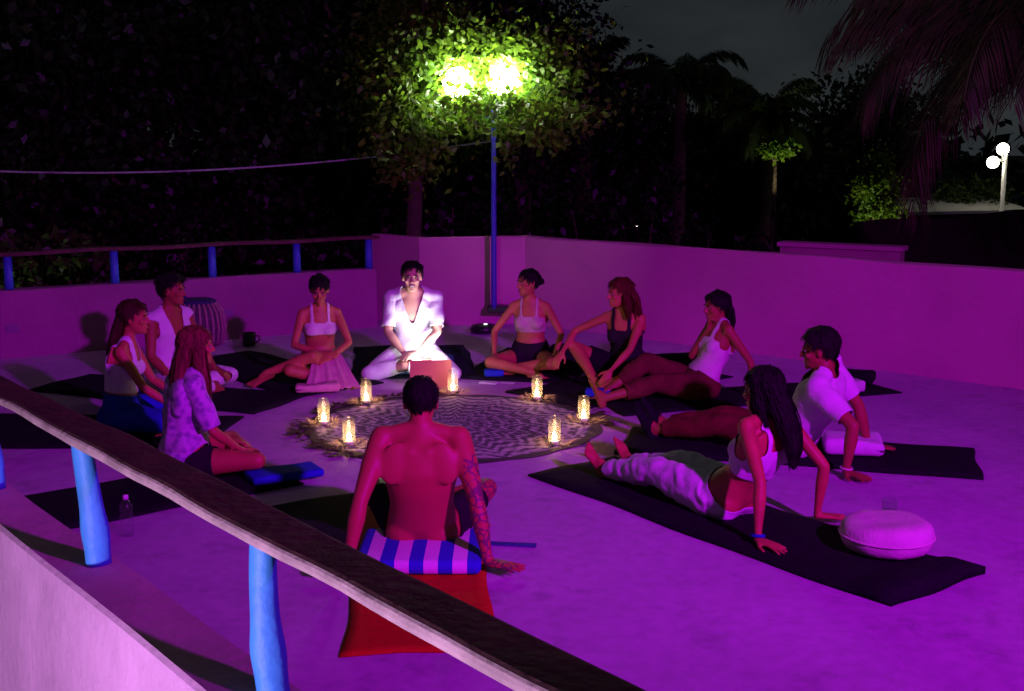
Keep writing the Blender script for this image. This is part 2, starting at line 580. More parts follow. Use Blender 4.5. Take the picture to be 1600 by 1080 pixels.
class MB:
    """collects closed pieces into one mesh"""

    def __init__(self):
        self.V = []
        self.F = []

    def add(self, V, F):
        n = len(self.V)
        self.V.extend([tuple(map(float, v)) for v in V])
        self.F.extend([tuple(i + n for i in f) for f in F])
        return self

    def rings(self, rings, cap=True):
        k = len(rings[0])
        V = [v for r in rings for v in r]
        F = []
        for i in range(len(rings) - 1):
            for j in range(k):
                a, b = i * k + j, i * k + (j + 1) % k
                F.append((a, b, b + k, a + k))
        if cap:
            F.append(tuple(reversed(range(k))))
            F.append(tuple(range((len(rings) - 1) * k, len(rings) * k)))
        return self.add(V, F)

    def lathe(self, prof, n=24, center=(0, 0, 0), cap=True):
        rg = []
        for (r, z) in prof:
            rg.append([(center[0] + r * math.cos(2 * math.pi * j / n), center[1] + r * math.sin(2 * math.pi * j / n), center[2] + z) for j in range(n)])
        return self.rings(rg, cap)

    def tube(self, pts, rads, n=10, cap=True):
        pts = [Vector(p) for p in pts]
        rg = []
        up = None
        for i, p in enumerate(pts):
            t = (pts[min(i + 1, len(pts) - 1)] - pts[max(i - 1, 0)]).normalized()
            if up is None:
                up = Vector((0, 0, 1)) if abs(t.z) < 0.9 else Vector((1, 0, 0))
            s = t.cross(up)
            if s.length < 1e-4:
                s = t.cross(Vector((0.3, 1, 0.1)))
            s.normalize()
            u = s.cross(t).normalized()
            up = u
            r = rads[i] if isinstance(rads, (list, tuple)) else rads
            rg.append([tuple(p + s * (r * math.cos(2 * math.pi * j / n)) + u * (r * math.sin(2 * math.pi * j / n))) for j in range(n)])
        return self.rings(rg, cap)

    def box(self, c, s, rz=0.0):
        cx, cy, cz = c
        hx, hy, hz = s[0] / 2, s[1] / 2, s[2] / 2
        ca, sa = math.cos(rz), math.sin(rz)
        V = []
        for dz in (-hz, hz):
            for dx, dy in ((-hx, -hy), (hx, -hy), (hx, hy), (-hx, hy)):
                V.append((cx + dx * ca - dy * sa, cy + dx * sa + dy * ca, cz + dz))
        return self.add(V, [(3, 2, 1, 0), (4, 5, 6, 7), (0, 1, 5, 4), (1, 2, 6, 5), (2, 3, 7, 6), (3, 0, 4, 7)])

    def prism(self, poly, z0, z1):
        n = len(poly)
        V = [(x, y, z0) for x, y in poly] + [(x, y, z1) for x, y in poly]
        F = [tuple(reversed(range(n))), tuple(range(n, 2 * n))]
        for i in range(n):
            j = (i + 1) % n
            F.append((i, j, n + j, n + i))
        return self.add(V, F)

    def mesh(self, name, sm=False):
        me = bpy.data.meshes.new(name)
        me.from_pydata(self.V, [], self.F)
        bm = bmesh.new()
        bm.from_mesh(me)
        bmesh.ops.recalc_face_normals(bm, faces=bm.faces)
        bm.to_mesh(me)
        bm.free()
        if sm:
            smooth(me)
        return me


def bevel_mesh(me, w, seg=2, angle=40):
    bm = bmesh.new()
    bm.from_mesh(me)
    ed = [e for e in bm.edges if len(e.link_faces) == 2 and e.calc_face_angle(0) > R(angle)]
    bmesh.ops.bevel(bm, geom=ed, offset=w, segments=seg, affect='EDGES', profile=0.5)
    bm.to_mesh(me)
    bm.free()
    return me


def fnoise(P, freq, seed=0):
    """cheap smooth pseudo noise in -1..1 for arrays of points"""
    r_ = np.random.default_rng(seed + 100)
    out = np.zeros(len(P))
    for k in range(5):
        d = r_.normal(size=3)
        d /= np.linalg.norm(d)
        ph = r_.uniform(0, 6.28)
        f = freq * r_.uniform(0.6, 1.6)
        d2 = r_.normal(size=3) * freq * 0.5
        out += np.sin(P @ d * f + ph + 1.3 * np.sin(P @ d2 + ph * 2))
    return out / 3.0


# ------------------------------------------------------------------ terrace: floor, walls, rails
def unit(v):
    l = math.hypot(*v)
    return (v[0] / l, v[1] / l)


NEAR_A = (-6.26, 9.88)           # left corner of the terrace
nd = unit((0.72, -0.90))
NEAR_P = (-1.30, 3.69)           # point on the near parapet (centre line of the posts)
NEAR_B = (NEAR_P[0] + nd[0] * 7.2, NEAR_P[1] + nd[1] * 7.2)
BACK_L = (-6.26, 9.88)
BACK_R = (-1.43, 12.77)
HIGH = [(-1.54, 13.32), (-0.98, 12.86), (-0.26, 12.92), (0.14, 13.02), (4.05, 9.50), (8.3, 5.68)]

floor_poly = [BACK_L, BACK_R] + [(x, y) for x, y in HIGH] + [(9.0, -2.5), (NEAR_B[0], NEAR_B[1])]
mb = MB().prism([(x, y) for x, y in floor_poly][::-1], -3.38, 0.0)
obj('terrace_floor', mb.mesh('terrace_floor'), M_floor, kind='structure')


def wall_strip(name, path, out, thick, h, z0=0.0, sub=0.0):
    """a wall along path; thickness grows to the side 'out' (+1 left of the path, -1 right)"""
    n = len(path)
    inner, outer = [], []
    for i in range(n):
        ns = []
        if i > 0:
            d = unit((path[i][0] - path[i - 1][0], path[i][1] - path[i - 1][1]))
            ns.append((-d[1] * out, d[0] * out))
        if i < n - 1:
            d = unit((path[i + 1][0] - path[i][0], path[i + 1][1] - path[i][1]))
            ns.append((-d[1] * out, d[0] * out))
        nx, ny = sum(a[0] for a in ns), sum(a[1] for a in ns)
        l = math.hypot(nx, ny)
        nx, ny = nx / l, ny / l
        k = thick / max(0.3, nx * ns[0][0] + ny * ns[0][1])
        inner.append(path[i])
        outer.append((path[i][0] + nx * k, path[i][1] + ny * k))
    rings = []
    # dense stations so the top edge can wander a little, like hand-plastered masonry
    st = []
    for i in range(n - 1):
        L = math.dist(path[i], path[i + 1])
        m = max(1, int(L / 0.35))
        for k in range(m):
            st.append((i, k / m))
    st.append((n - 2, 1.0))
    for q, (i, t) in enumerate(st):
        a = [inner[i][k] * (1 - t) + inner[i + 1][k] * t for k in (0, 1)]
        b = [outer[i][k] * (1 - t) + outer[i + 1][k] * t for k in (0, 1)]
        w1 = 0.006 * math.sin(q * 1.7 + 1) + 0.006 * math.sin(q * 0.6)
        w2 = 0.004 * math.sin(q * 1.3 + 2)
        c = 0.012
        e = [(b[k] - a[k]) / thick for k in (0, 1)]
        rings.append([(a[0], a[1], z0), (a[0], a[1], z0 + h - c + w1), (a[0] + e[0] * c, a[1] + e[1] * c, z0 + h + w1),
                      (b[0] - e[0] * c, b[1] - e[1] * c, z0 + h + w2), (b[0], b[1], z0 + h - c + w2), (b[0], b[1], z0)])
    return MB().rings(rings).mesh(name)


obj('parapet_wall', wall_strip('parapet_wall', HIGH, 1, 0.16, 0.94), M_wall,
    label='tall pink plastered wall behind the lamp pole, running off to the right edge', cat='wall')
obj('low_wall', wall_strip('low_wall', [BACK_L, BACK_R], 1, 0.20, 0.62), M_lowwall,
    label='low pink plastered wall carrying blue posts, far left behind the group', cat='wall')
in_n = (-nd[1], nd[0])           # towards the terrace? (left of nd)
in_n = (0.78, 0.625)             # unit normal pointing onto the terrace
near_in = [(NEAR_A[0] + in_n[0] * 0.07, NEAR_A[1] + in_n[1] * 0.07), (NEAR_B[0] + in_n[0] * 0.07, NEAR_B[1] + in_n[1] * 0.07)]
# keep the near wall exactly on the post line
tt = 7.9
near_far = (NEAR_P[0] - nd[0] * tt, NEAR_P[1] - nd[1] * tt)
near_in = [(near_far[0] + in_n[0] * 0.07, near_far[1] + in_n[1] * 0.07), (NEAR_B[0] + in_n[0] * 0.07, NEAR_B[1] + in_n[1] * 0.07)]
obj('low_wall', wall_strip('low_wall_near', near_in, -1, 0.20, 1.22, z0=-0.60), M_wallcap,
    label='low pale pink wall in the near left corner under the wooden handrail', cat='wall')

# landing where the photographer stands
lp = [(near_far[0] - in_n[0] * 0.14, near_far[1] - in_n[1] * 0.14), (NEAR_B[0] - in_n[0] * 0.14, NEAR_B[1] - in_n[1] * 0.14),
      (NEAR_B[0] - 6, NEAR_B[1] - 3.5), (near_far[0] - 4, near_far[1] - 3)]
obj('landing_floor', MB().prism(lp[::-1], -3.38, -0.12).mesh('landing_floor'), mat('landing_concrete', (0.3, 0.27, 0.27), 0.85, 0.15, 3, 0.3, 30), kind='structure')


def organic_post(name, h, r0, r1, seed, bend=0.03, parent=None, m=None, loc=(0, 0, 0), knob=0.0):
    rr = random.Random(seed)
    rg = []
    n = 14
    N = 18
    ph = rr.uniform(0, 6.28)
    for i in range(N + 1):
        t = i / N
        cx = bend * math.sin(t * 2.6 + ph) - bend * math.sin(ph)
        cy = bend * 0.6 * math.sin(t * 2.1 + ph * 1.7) - bend * 0.6 * math.sin(ph * 1.7)
        r = r0 + (r1 - r0) * t + knob * math.exp(-((t - 0.28) / 0.12) ** 2)
        rg.append([(cx + r * (1 + 0.07 * math.sin(3 * a + ph + t * 2)) * math.cos(a), cy + r * (1 + 0.07 * math.sin(2 * a + t * 3)) * math.sin(a), h * t)
                   for a in [2 * math.pi * j / n for j in range(n)]])
    o = obj(name, MB().rings(rg).mesh(name, True), m or M_post, parent)
    o.location = loc
    return o


# near handrail: plank on crooked branch posts
rail = thing('handrail', 'dark wooden plank handrail on crooked blue posts crossing the foreground', 'handrail', (NEAR_P[0], NEAR_P[1], 0.62))
k_posts = [(-3.45, 1), (-2.3, 2), (-1.15, 4), (-0.035, 3), (1.15, 9), (2.3, 12)]
for t, sd in k_posts:
    organic_post('post', 0.425, 0.040, 0.032, sd, 0.014, rail, M_post, (nd[0] * t, nd[1] * t, 0), 0.006)


def plank(L0, L1, w_in, w_out, th, z, seed, name):
    """live-edge plank along nd; returns the plank mesh and its paler outer edge strip"""
    N = 60
    rg, eg = [], []
    for i in range(N + 1):
        t = L0 + (L1 - L0) * i / N
        wi = w_in + 0.005 * math.sin(t * 2.3 + seed) + 0.002 * math.sin(t * 7.1)
        wo = w_out + 0.005 * math.sin(t * 1.7 + seed * 2) + 0.003 * math.sin(t * 6.3 + 1) + 0.002 * math.sin(t * 15)
        zz = z + 0.003 * math.sin(t * 1.1 + seed) + 0.0015 * math.sin(t * 9)
        th2 = th * (1 + 0.06 * math.sin(t * 3.1 + 1) + 0.04 * math.sin(t * 11))
        c = (nd[0] * t, nd[1] * t)

        def p(off, h):
            return (c[0] + in_n[0] * off, c[1] + in_n[1] * off, h)
        rg.append([p(wi, zz), p(wi, zz + th2), p(wi - 0.012, zz + th2 + 0.004), p(-wo + 0.008, zz + th2 + 0.004), p(-wo + 0.003, zz + th2), p(-wo + 0.003, zz)])
        eg.append([p(-wo + 0.001, zz + 0.002), p(-wo + 0.001, zz + th2 - 0.001), p(-wo - 0.004, zz + th2 - 0.006), p(-wo - 0.006, zz + th2 * 0.5), p(-wo - 0.003, zz + 0.004)])
    return MB().rings(rg).mesh(name), MB().rings(eg).mesh(name + '_edge')


pm, em = plank(-3.9, 3.3, 0.045, 0.085, 0.032, 0.420, 0.4, 'rail_plank')
po = obj('rail_plank', pm, M_wood, rail)
obj('pale_edge', em, M_wood_edge, po)

# far handrail on the low wall
bd = unit((BACK_R[0] - BACK_L[0], BACK_R[1] - BACK_L[1]))
bn = (-bd[1], bd[0])
POSTS_T = (-0.05, -0.85, -1.73, -2.67, -3.61, -4.55)
far = thing('handrail', 'thin brown handrail on straight blue posts along the far left wall', 'handrail', (BACK_R[0], BACK_R[1], 0.62))
for q, px_x in enumerate(POSTS_T):
    mbp = MB().lathe([(0.042, 0), (0.040, 0.1), (0.037, 0.31)], 12)
    o = obj('post', mbp.mesh('post', True), M_post, far)
    o.location = (bd[0] * px_x + bn[0] * 0.08, bd[1] * px_x + bn[1] * 0.08, 0)
rg = []
for i in range(41):
    t = 0.05 - 5.75 * i / 40
    z = 0.310 + 0.006 * math.sin(i * 0.7)
    rg.append([(bd[0] * t + bn[0] * o_, bd[1] * t + bn[1] * o_, z + h_) for o_, h_ in ((0.01, 0), (0.15 + 0.01 * math.sin(i), 0), (0.15, 0.032), (0.01, 0.032))])
obj('rail_plank', MB().rings(rg).mesh('rail_plank'), mat('far_rail_wood', (0.10, 0.06, 0.04), 0.8, 0.3, 6, 0.3, 30), far)


# socket plates on the low wall
def on_backwall(t, z):
    return (BACK_R[0] + bd[0] * t - bn[0] * 0.006, BACK_R[1] + bd[1] * t - bn[1] * 0.006, z)


ang = math.atan2(bd[1], bd[0])
for t, lab in ((-3.62, 'small square socket plate on the far left wall, the left one'), (-1.62, 'small square socket plate on the far left wall, right of the ribbed basket')):
    s = thing('socket_plate', lab, 'socket plate', on_backwall(t, 0.27), ang, 'socket plates on the low wall')
    obj('cover', bevel_mesh(MB().box((0, 0, 0), (0.12, 0.012, 0.075)).mesh('cover'), 0.004), mat('purple_grey_plate', (0.24, 0.16, 0.24), 0.5, 0.05), s)
    for sx in (-0.025, 0.025):
        obj('socket', MB().box((sx, -0.0075, 0), (0.03, 0.004, 0.03)).mesh('socket'), MATS['purple_grey_plate'], s)


# ------------------------------------------------------------------ lamps
def twin_lamp(name, label, loc, h, heads, pole_r, pole_mat, glow, globe_r, base=True, dish=0.0):
    t = thing(name, label, 'lamp post', loc)
    obj('pole', MB().lathe([(pole_r * 1.15, 0), (pole_r, 0.06), (pole_r * 0.85, h)], 14).mesh('pole', True), pole_mat, t)
    if base:
        obj('base_flange', MB().lathe([(pole_r * 2.2, 0), (pole_r * 2.2, 0.015), (pole_r * 1.3, 0.03)], 16).mesh('base_flange', True), pole_mat, t)
    for (dx, dy, dz) in heads:
        end = Vector((dx, dy, h + dz))
        arm = obj('arm', MB().tube([(0, 0, h - 0.16), (dx * 0.5, dy * 0.5, h - 0.12), (dx * 0.95, dy * 0.95, h + dz - globe_r * 0.98)], pole_r * 0.5, 8).mesh('arm', True), pole_mat, t)
        prof = []
        for i in range(13):
            a = -math.pi / 2 + math.pi * i / 12
            prof.append((max(0.002, globe_r * math.cos(a)), globe_r * math.sin(a)))
        g = obj('globe', MB().lathe(prof, 20).mesh('globe', True), glow, arm)
        g.location = end
        if dish:
            dd_ = obj('dish', MB().lathe([(0.03, -globe_r * 1.04), (dish * 0.7, -globe_r * 1.0), (dish, -globe_r * 0.72), (dish * 0.98, -globe_r * 0.68), (dish * 0.68, -globe_r * 0.94), (0.03, -globe_r * 0.98)], 20).mesh('dish', True), pole_mat, arm)
            dd_.location = end
        c = obj('cap', MB().lathe([(globe_r * 0.34, -globe_r * 1.02), (globe_r * 0.40, -globe_r * 0.90)], 12).mesh('cap', True), pole_mat, arm)
        c.location = end
    return t


LP = (-0.19, 12.70, 0.0)
twin_lamp('lamp_post', 'tall blue lamp post with two glaring globes in the leaves behind the wall corner', (LP[0], LP[1], 0.21), 2.12,
          [(-0.36, 0.02, 0.205), (0.115, -0.02, 0.235)], 0.030, M_pole, emit('globe_glow', (1.0, 1.0, 0.84), 115), 0.155, False)
br = thing('wall_bracket', 'black bracket box at the foot of the blue lamp pole', 'bracket', (LP[0] + 0.06, LP[1] + 0.05, 0.20))
obj('box', bevel_mesh(MB().box((0, 0, 0), (0.26, 0.16, 0.07)).mesh('box'), 0.012), M_plastic, br)
obj('wall_arm', MB().box((0.0, 0.14, 0), (0.06, 0.16, 0.05)).mesh('wall_arm'), M_plastic, br)

# floodlight that washes the terrace (on its pole, right of the camera)
fl = thing('floodlight', 'terrace LED floodlight on a pole', 'floodlight', (FLOOD[0] + 0.25, FLOOD[1] - 0.25, 0))
obj('pole', MB().lathe([(0.05, 0), (0.035, 4.5)], 12).mesh('pole', True), M_grey, fl)
hm = obj('housing', bevel_mesh(MB().box((0, -0.12, 0), (0.36, 0.10, 0.28)).mesh('housing'), 0.01), M_plastic, fl)
hm.location = (-0.25, 0.25, FLOOD[2])
hm.rotation_euler = (R(-14), 0, R(24))
# unseen brim added above the lamp: cuts the beam off the trees
hd_ = []
for i in range(25):
    a = R(-95 + 190 * i / 24)
    c_, s_ = -math.sin(a), math.cos(a)
    hd_.append([(c_ * r_, s_ * r_, z_) for r_, z_ in ((0.10, 0.10), (0.70, -0.116), (0.70, -0.106), (0.10, 0.115))])
hv = obj('added_hood', MB().rings(hd_).mesh('added_hood', True), M_plastic, fl)
hv.location = hm.location
hv.rotation_euler = (0, 0, R(24))
# lamp on the landing
ll = thing('wall_lamp', 'small landing lamp left of the photographer', 'lamp', (LANDING[0], LANDING[1], -0.12))
obj('stem', MB().lathe([(0.06, 0), (0.06, 0.02), (0.02, 0.03), (0.02, 0.21)], 12).mesh('stem', True), M_grey, ll)
obj('shade', MB().lathe([(0.13, 0.46), (0.02, 0.53)], 16).mesh('shade', True), M_grey, ll)
for a in (0, 2.09, 4.19):
    obj('strut', MB().tube([(0.02 * math.cos(a), 0.02 * math.sin(a), 0.2), (0.125 * math.cos(a), 0.125 * math.sin(a), 0.467)], 0.004, 6).mesh('strut'), M_grey, ll)


# ------------------------------------------------------------------ ground, trees and what lies beyond
GZ = -3.4
obj('ground', MB().lathe([(0.5, -0.5), (400, -0.5), (400, 0.0), (0.5, 0.0)], 48, (0, 60, GZ)).mesh('ground'), M_ground, kind='structure')


def leaf_quads(P, size, seed, droop=0.3, aspect=0.30):
    g = np.random.default_rng(seed)
    n = len(P)
    d = g.normal(size=(n, 3))
    d[:, 2] -= droop
    d /= np.linalg.norm(d, axis=1)[:, None]
    q = g.normal(size=(n, 3))
    s = np.cross(d, q)
    s /= np.linalg.norm(s, axis=1)[:, None]
    L = size * g.uniform(0.6, 1.35, n)[:, None]
    W = L * aspect
    V = np.empty((n, 4, 3))
    V[:, 0] = P
    V[:, 1] = P + d * L * 0.45 + s * W
    V[:, 2] = P + d * L
    V[:, 3] = P + d * L * 0.45 - s * W
    F = np.arange(n * 4).reshape(n, 4)
    return V.reshape(-1, 3), F


def crown_points(c, rad, nclump, per, cl, seed, shell=0.45, lower=-0.6):
    g = np.random.default_rng(seed)
    P = []
    cs = []
    while len(cs) < nclump:
        v = g.normal(size=3)
        v /= np.linalg.norm(v)
        if v[2] < lower:
            continue
        r = g.uniform(shell, 1.0) ** 0.7
        r *= 1 + 0.18 * math.sin(v[0] * 5 + seed) * math.cos(v[2] * 6 + seed)
        cs.append(np.array(c) + v * r * np.array(rad))
    for k in cs:
        m = int(per * g.uniform(0.5, 1.5))
        P.append(k + g.normal(size=(m, 3)) * np.array([cl, cl, cl * 0.6]) * g.uniform(0.6, 1.25))
    return np.concatenate(P), cs


def tree(name, label, base, crown_c, rad, nclump, per, leaf, m, seed, cl=0.35, trunk_r=0.16, group=None, lean=(0, 0), extra=None, shell=0.45):
    t = thing(name, label, 'tree', base, 0, group)
    b = Vector(base)
    cc = Vector(crown_c) - b
    P, cs = crown_points(cc, rad, nclump, per, cl, seed, shell)
    if extra is not None:
        P = np.concatenate([P, extra - np.array(base)])
    V, F = leaf_quads(P, leaf, seed + 1)
    obj('crown', fast_mesh('crown', V, F), m, t)
    g = random.Random(seed)
    mbt = MB()
    top = cc + Vector((0, 0, rad[2] * 0.3))
    fork = Vector((cc.x * 0.7 + lean[0], cc.y * 0.7 + lean[1], max(cc.z - rad[2] * 0.7, cc.z * 0.45)))
    mbt.tube([(0, 0, 0), tuple(fork * 0.35 + Vector((g.uniform(-.1, .1), g.uniform(-.1, .1), 0))), tuple(fork)], [trunk_r * 1.25, trunk_r, trunk_r * 0.75], 9)
    for k in g.sample(cs, min(12, len(cs))):
        e = Vector(k)
        mid = fork.lerp(e, 0.5) + Vector((g.uniform(-.2, .2), g.uniform(-.2, .2), g.uniform(0, .25)))
        mbt.tube([tuple(fork - Vector((0, 0, 0.1))), tuple(mid), tuple(e)], [trunk_r * 0.5, trunk_r * 0.28, trunk_r * 0.08], 6)
    obj('trunk', mbt.mesh('trunk', True), M_bark, t)
    return t


def cl_pts(cx, cy, cz, sx, sy, sz, n, seed):
    g = np.random.default_rng(seed)
    return np.array([cx, cy, cz]) + g.normal(size=(n, 3)) * np.array([sx, sy, sz])


# the lit tree round the lamp: sprays of leaves hanging about the globes
ex = np.concatenate([
    cl_pts(-0.35, 13.00, 2.72, 0.42, 0.16, 0.22, 2300, 31),
    cl_pts(0.10, 12.92, 2.62, 0.34, 0.16, 0.22, 1500, 32),
    cl_pts(-0.55, 12.85, 2.52, 0.16, 0.12, 0.13, 350, 42),
    cl_pts(-0.05, 12.85, 2.42, 0.22, 0.10, 0.12, 350, 43),
    cl_pts(-0.30, 12.60, 2.42, 0.28, 0.06, 0.10, 120, 44),
    cl_pts(-0.62, 12.75, 2.28, 0.26, 0.18, 0.14, 520, 33),
    cl_pts(-0.25, 12.60, 2.20, 0.34, 0.08, 0.08, 230, 34),
    cl_pts(0.30, 12.65, 2.26, 0.22, 0.12, 0.14, 380, 35),
    cl_pts(0.66, 12.85, 2.24, 0.24, 0.15, 0.06, 260, 36),
    cl_pts(0.42, 12.70, 2.00, 0.16, 0.12, 0.06, 260, 46),
    cl_pts(-1.08, 12.95, 1.95, 0.18, 0.14, 0.20, 1900, 37),
    cl_pts(-1.00, 13.15, 2.55, 0.24, 0.2, 0.22, 900, 38),
    cl_pts(-0.02, 12.75, 1.98, 0.05, 0.08, 0.16, 170, 39),
    cl_pts(-0.75, 13.45, 2.95, 0.34, 0.25, 0.2, 900, 40),
    cl_pts(0.28, 13.1, 2.78, 0.20, 0.15, 0.14, 450, 45),
])
def shell_pts(c, r0, r1, n, seed):
    g = np.random.default_rng(seed)
    v = g.normal(size=(n, 3))
    v /= np.linalg.norm(v, axis=1)[:, None]
    return np.array(c) + v * g.uniform(r0, r1, n)[:, None] * np.array([1.25, 0.9, 0.8])


ex = np.concatenate([ex, cl_pts(-0.45, 12.25, 2.30, 0.30, 0.10, 0.07, 260, 71), cl_pts(0.10, 12.22, 2.30, 0.28, 0.10, 0.07, 240, 72),
                     cl_pts(-0.15, 12.35, 2.16, 0.45, 0.12, 0.06, 210, 73), cl_pts(0.55, 12.45, 2.22, 0.22, 0.12, 0.07, 130, 74)])
ex = np.concatenate([ex, shell_pts((-0.55, 12.76, 2.53), 0.26, 0.60, 260, 61), shell_pts((-0.075, 12.72, 2.56), 0.26, 0.60, 260, 62), shell_pts((-0.31, 12.74, 2.50), 0.05, 0.22, 120, 63)])
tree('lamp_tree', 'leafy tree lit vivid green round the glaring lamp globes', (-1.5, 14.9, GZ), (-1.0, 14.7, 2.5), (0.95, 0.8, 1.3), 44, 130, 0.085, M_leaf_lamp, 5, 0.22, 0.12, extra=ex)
# the dark wood on the left
big = [
    ('tall dark tree filling the sky left of the lit lamp leaves', (-1.9, 17.5), (-1.8, 17.0, 3.0), (2.3, 1.8, 3.2)),
    ('broad dark tree towering behind the far left handrail', (-4.6, 17.0), (-4.7, 17.0, 2.6), (2.3, 2.0, 3.9)),
    ('dark tree at the far left edge behind the low wall', (-7.6, 16.0), (-7.6, 16.2, 2.4), (2.4, 2.0, 3.9)),
    ('round topped dark tree peeping over the lamp', (0.0, 20.0), (0.25, 20.0, 2.6), (1.0, 1.2, 1.75)),
]
for i, (lab, b, c, r) in enumerate(big):
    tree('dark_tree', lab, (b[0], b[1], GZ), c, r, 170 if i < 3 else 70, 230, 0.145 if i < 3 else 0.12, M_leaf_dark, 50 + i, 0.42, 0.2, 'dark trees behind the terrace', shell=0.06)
# undergrowth between trunks and wall
for i, (x, y, w, h, lab, m) in enumerate([
        (-5.15, 13.3, 0.75, 1.15, 'bush glowing dull green behind the leftmost posts of the far handrail', M_leaf),
        (-3.4, 15.2, 1.9, 2.0, 'dark bush behind the middle of the far handrail', M_leaf_dark),
        (-0.9, 16.2, 1.7, 1.9, 'dark bush low behind the wall corner, left of the lamp pole', M_leaf_dark),
        (1.5, 16.5, 1.9, 2.1, 'dark bush low behind the wall, right of the lamp pole', M_leaf_dark)]):
    t = thing('bush', lab, 'bush', (x, y, GZ), 0, 'bushes behind the terrace walls')
    P, cs = crown_points((0, 0, 2.6), (w, 1.0, h + 0.9), 70, 130, 0.26, 70 + i, 0.3, -1.0)
    V, F = leaf_quads(P, 0.12, 80 + i)
    obj('foliage', fast_mesh('foliage', V, F), m, t)
    sm_ = MB()
    gg = random.Random(i)
    for k in range(7):
        e = Vector(gg.choice(cs))
        sm_.tube([(gg.uniform(-.15, .15), gg.uniform(-.15, .15), 0), (e.x * 0.4, e.y * 0.4, e.z * 0.5), tuple(e)], [0.05, 0.03, 0.008], 6)
    obj('stems', sm_.mesh('stems'), M_bark, t)


def frond(mbV, mbF, root, az, elev, L, droop, nleaf, lw, seed, leaf_len=0.5):
    g = random.Random(seed)
    pts = []
    p = Vector(root)
    e = elev
    N = 10
    for i in range(N + 1):
        pts.append(p.copy())
        d = Vector((math.cos(az) * math.cos(e), math.sin(az) * math.cos(e), math.sin(e)))
        p = p + d * (L / N)
        e -= droop / N * (0.5 + i / N)
    side = Vector((-math.sin(az), math.cos(az), 0))

    def quad(a, b, c, d):
        n = len(mbV)
        mbV.extend([tuple(a), tuple(b), tuple(c), tuple(d)])
        mbF.append((n, n + 1, n + 2, n + 3))
    for i in range(N):
        w = 0.02 * (1 - i / N) + 0.004
        quad(pts[i] - side * w, pts[i] + side * w, pts[i + 1] + side * w * 0.9, pts[i + 1] - side * w * 0.9)
    for k in range(nleaf):
        t = 0.10 + 0.88 * k / nleaf
        i = min(N - 1, int(t * N))
        f = t * N - i
        c = pts[i].lerp(pts[i + 1], f)
        tang = (pts[i + 1] - pts[i]).normalized()
        ll_ = leaf_len * (math.sin(math.pi * min(1, t * 0.85 + 0.12)) ** 0.6) * g.uniform(0.8, 1.1)
        for s in (-1, 1):
            dr = (side * s * 0.62 + tang * 0.75 + Vector((0, 0, -0.42 - g.uniform(0, 0.35)))).normalized()
            tip = c + dr * ll_ + Vector((0, 0, -ll_ * 0.15))
            mid = c + dr * ll_ * 0.5
            wv = tang * lw
            quad(c - wv * 0.4, mid - wv, tip, mid + wv)


def palm(name, label, base, top, n, L, seed, leaf_len=0.45, lw=0.022, m=None, az0=0.0, az1=6.283, nleaf=34, droop=2.0, e0=0.1, e1=1.2, group='palms beyond the wall', trunk_r=0.13):
    g = random.Random(seed)
    t = thing(name, label, 'palm tree', base, 0, group)
    tp = Vector(top) - Vector(base)
    V, F = [], []
    for k in range(n):
        az = az0 + (az1 - az0) * (k + g.uniform(-0.3, 0.3)) / n
        frond(V, F, tp, az, g.uniform(e0, e1), L * g.uniform(0.8, 1.1), droop * g.uniform(0.8, 1.25), nleaf, lw, seed * 100 + k, leaf_len)
    obj('crown', fast_mesh('crown', np.array(V), np.array(F)), m or M_palm, t)
    obj('trunk', MB().tube([(0, 0, 0), (tp.x * 0.4, tp.y * 0.4, tp.z * 0.5), tuple(tp)], [trunk_r * 1.3, trunk_r, trunk_r * 0.8], 10).mesh('trunk', True), M_bark, t)
    return t


# silhouettes against the sky, right of the lamp
palm('palm_tree', 'dark feathery palm just right of the lit lamp leaves', (1.2, 21, GZ), (1.25, 21, 2.9), 22, 1.25, 3, 0.40, 0.03, M_leaf_dark, droop=1.5, e0=-0.3, e1=1.45)
palm('palm_tree', 'dark drooping palm in the middle of the skyline', (3.0, 22, GZ), (3.0, 22, 2.95), 20, 1.5, 4, 0.45, 0.03, M_leaf_dark, droop=2.2)
palm('palm_tree', 'dark palm with an upright spear beside the small lit tree', (4.55, 22, GZ), (4.55, 22, 2.30), 18, 1.35, 6, 0.42, 0.03, M_leaf_dark, droop=2.3, e0=0.1, e1=1.5)
for i, (x, y, cz, rx, rz, lab) in enumerate([
        (2.1, 23.5, 1.4, 1.5, 1.75, 'dark round tree on the skyline right of the feathery palm'),
        (3.9, 24.5, 1.1, 1.5, 1.55, 'dark tree on the skyline between the two drooping palms'),
        (5.6, 24.0, 0.5, 1.5, 1.25, 'low dark tree in the dip of the skyline'),
        (7.2, 25.0, 1.5, 1.1, 1.75, 'dark tree with a ragged top left of the purple fronds')]):
    tree('skyline_tree', lab, (x, y, GZ), (x, y, cz), (rx, 1.2, rz), 80, 110, 0.15, M_leaf_dark, 90 + i, 0.32, 0.14, 'trees on the skyline')
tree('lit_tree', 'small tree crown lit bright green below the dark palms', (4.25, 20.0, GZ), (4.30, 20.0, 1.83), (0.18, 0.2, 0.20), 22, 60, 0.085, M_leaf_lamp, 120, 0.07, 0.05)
tree('lit_tree', 'slender tree lit yellow green at the foot of the purple fronds', (5.75, 18.6, GZ), (5.55, 18.6, 1.05), (0.28, 0.25, 0.62), 40, 80, 0.075, M_leaf_lamp, 121, 0.10, 0.06)
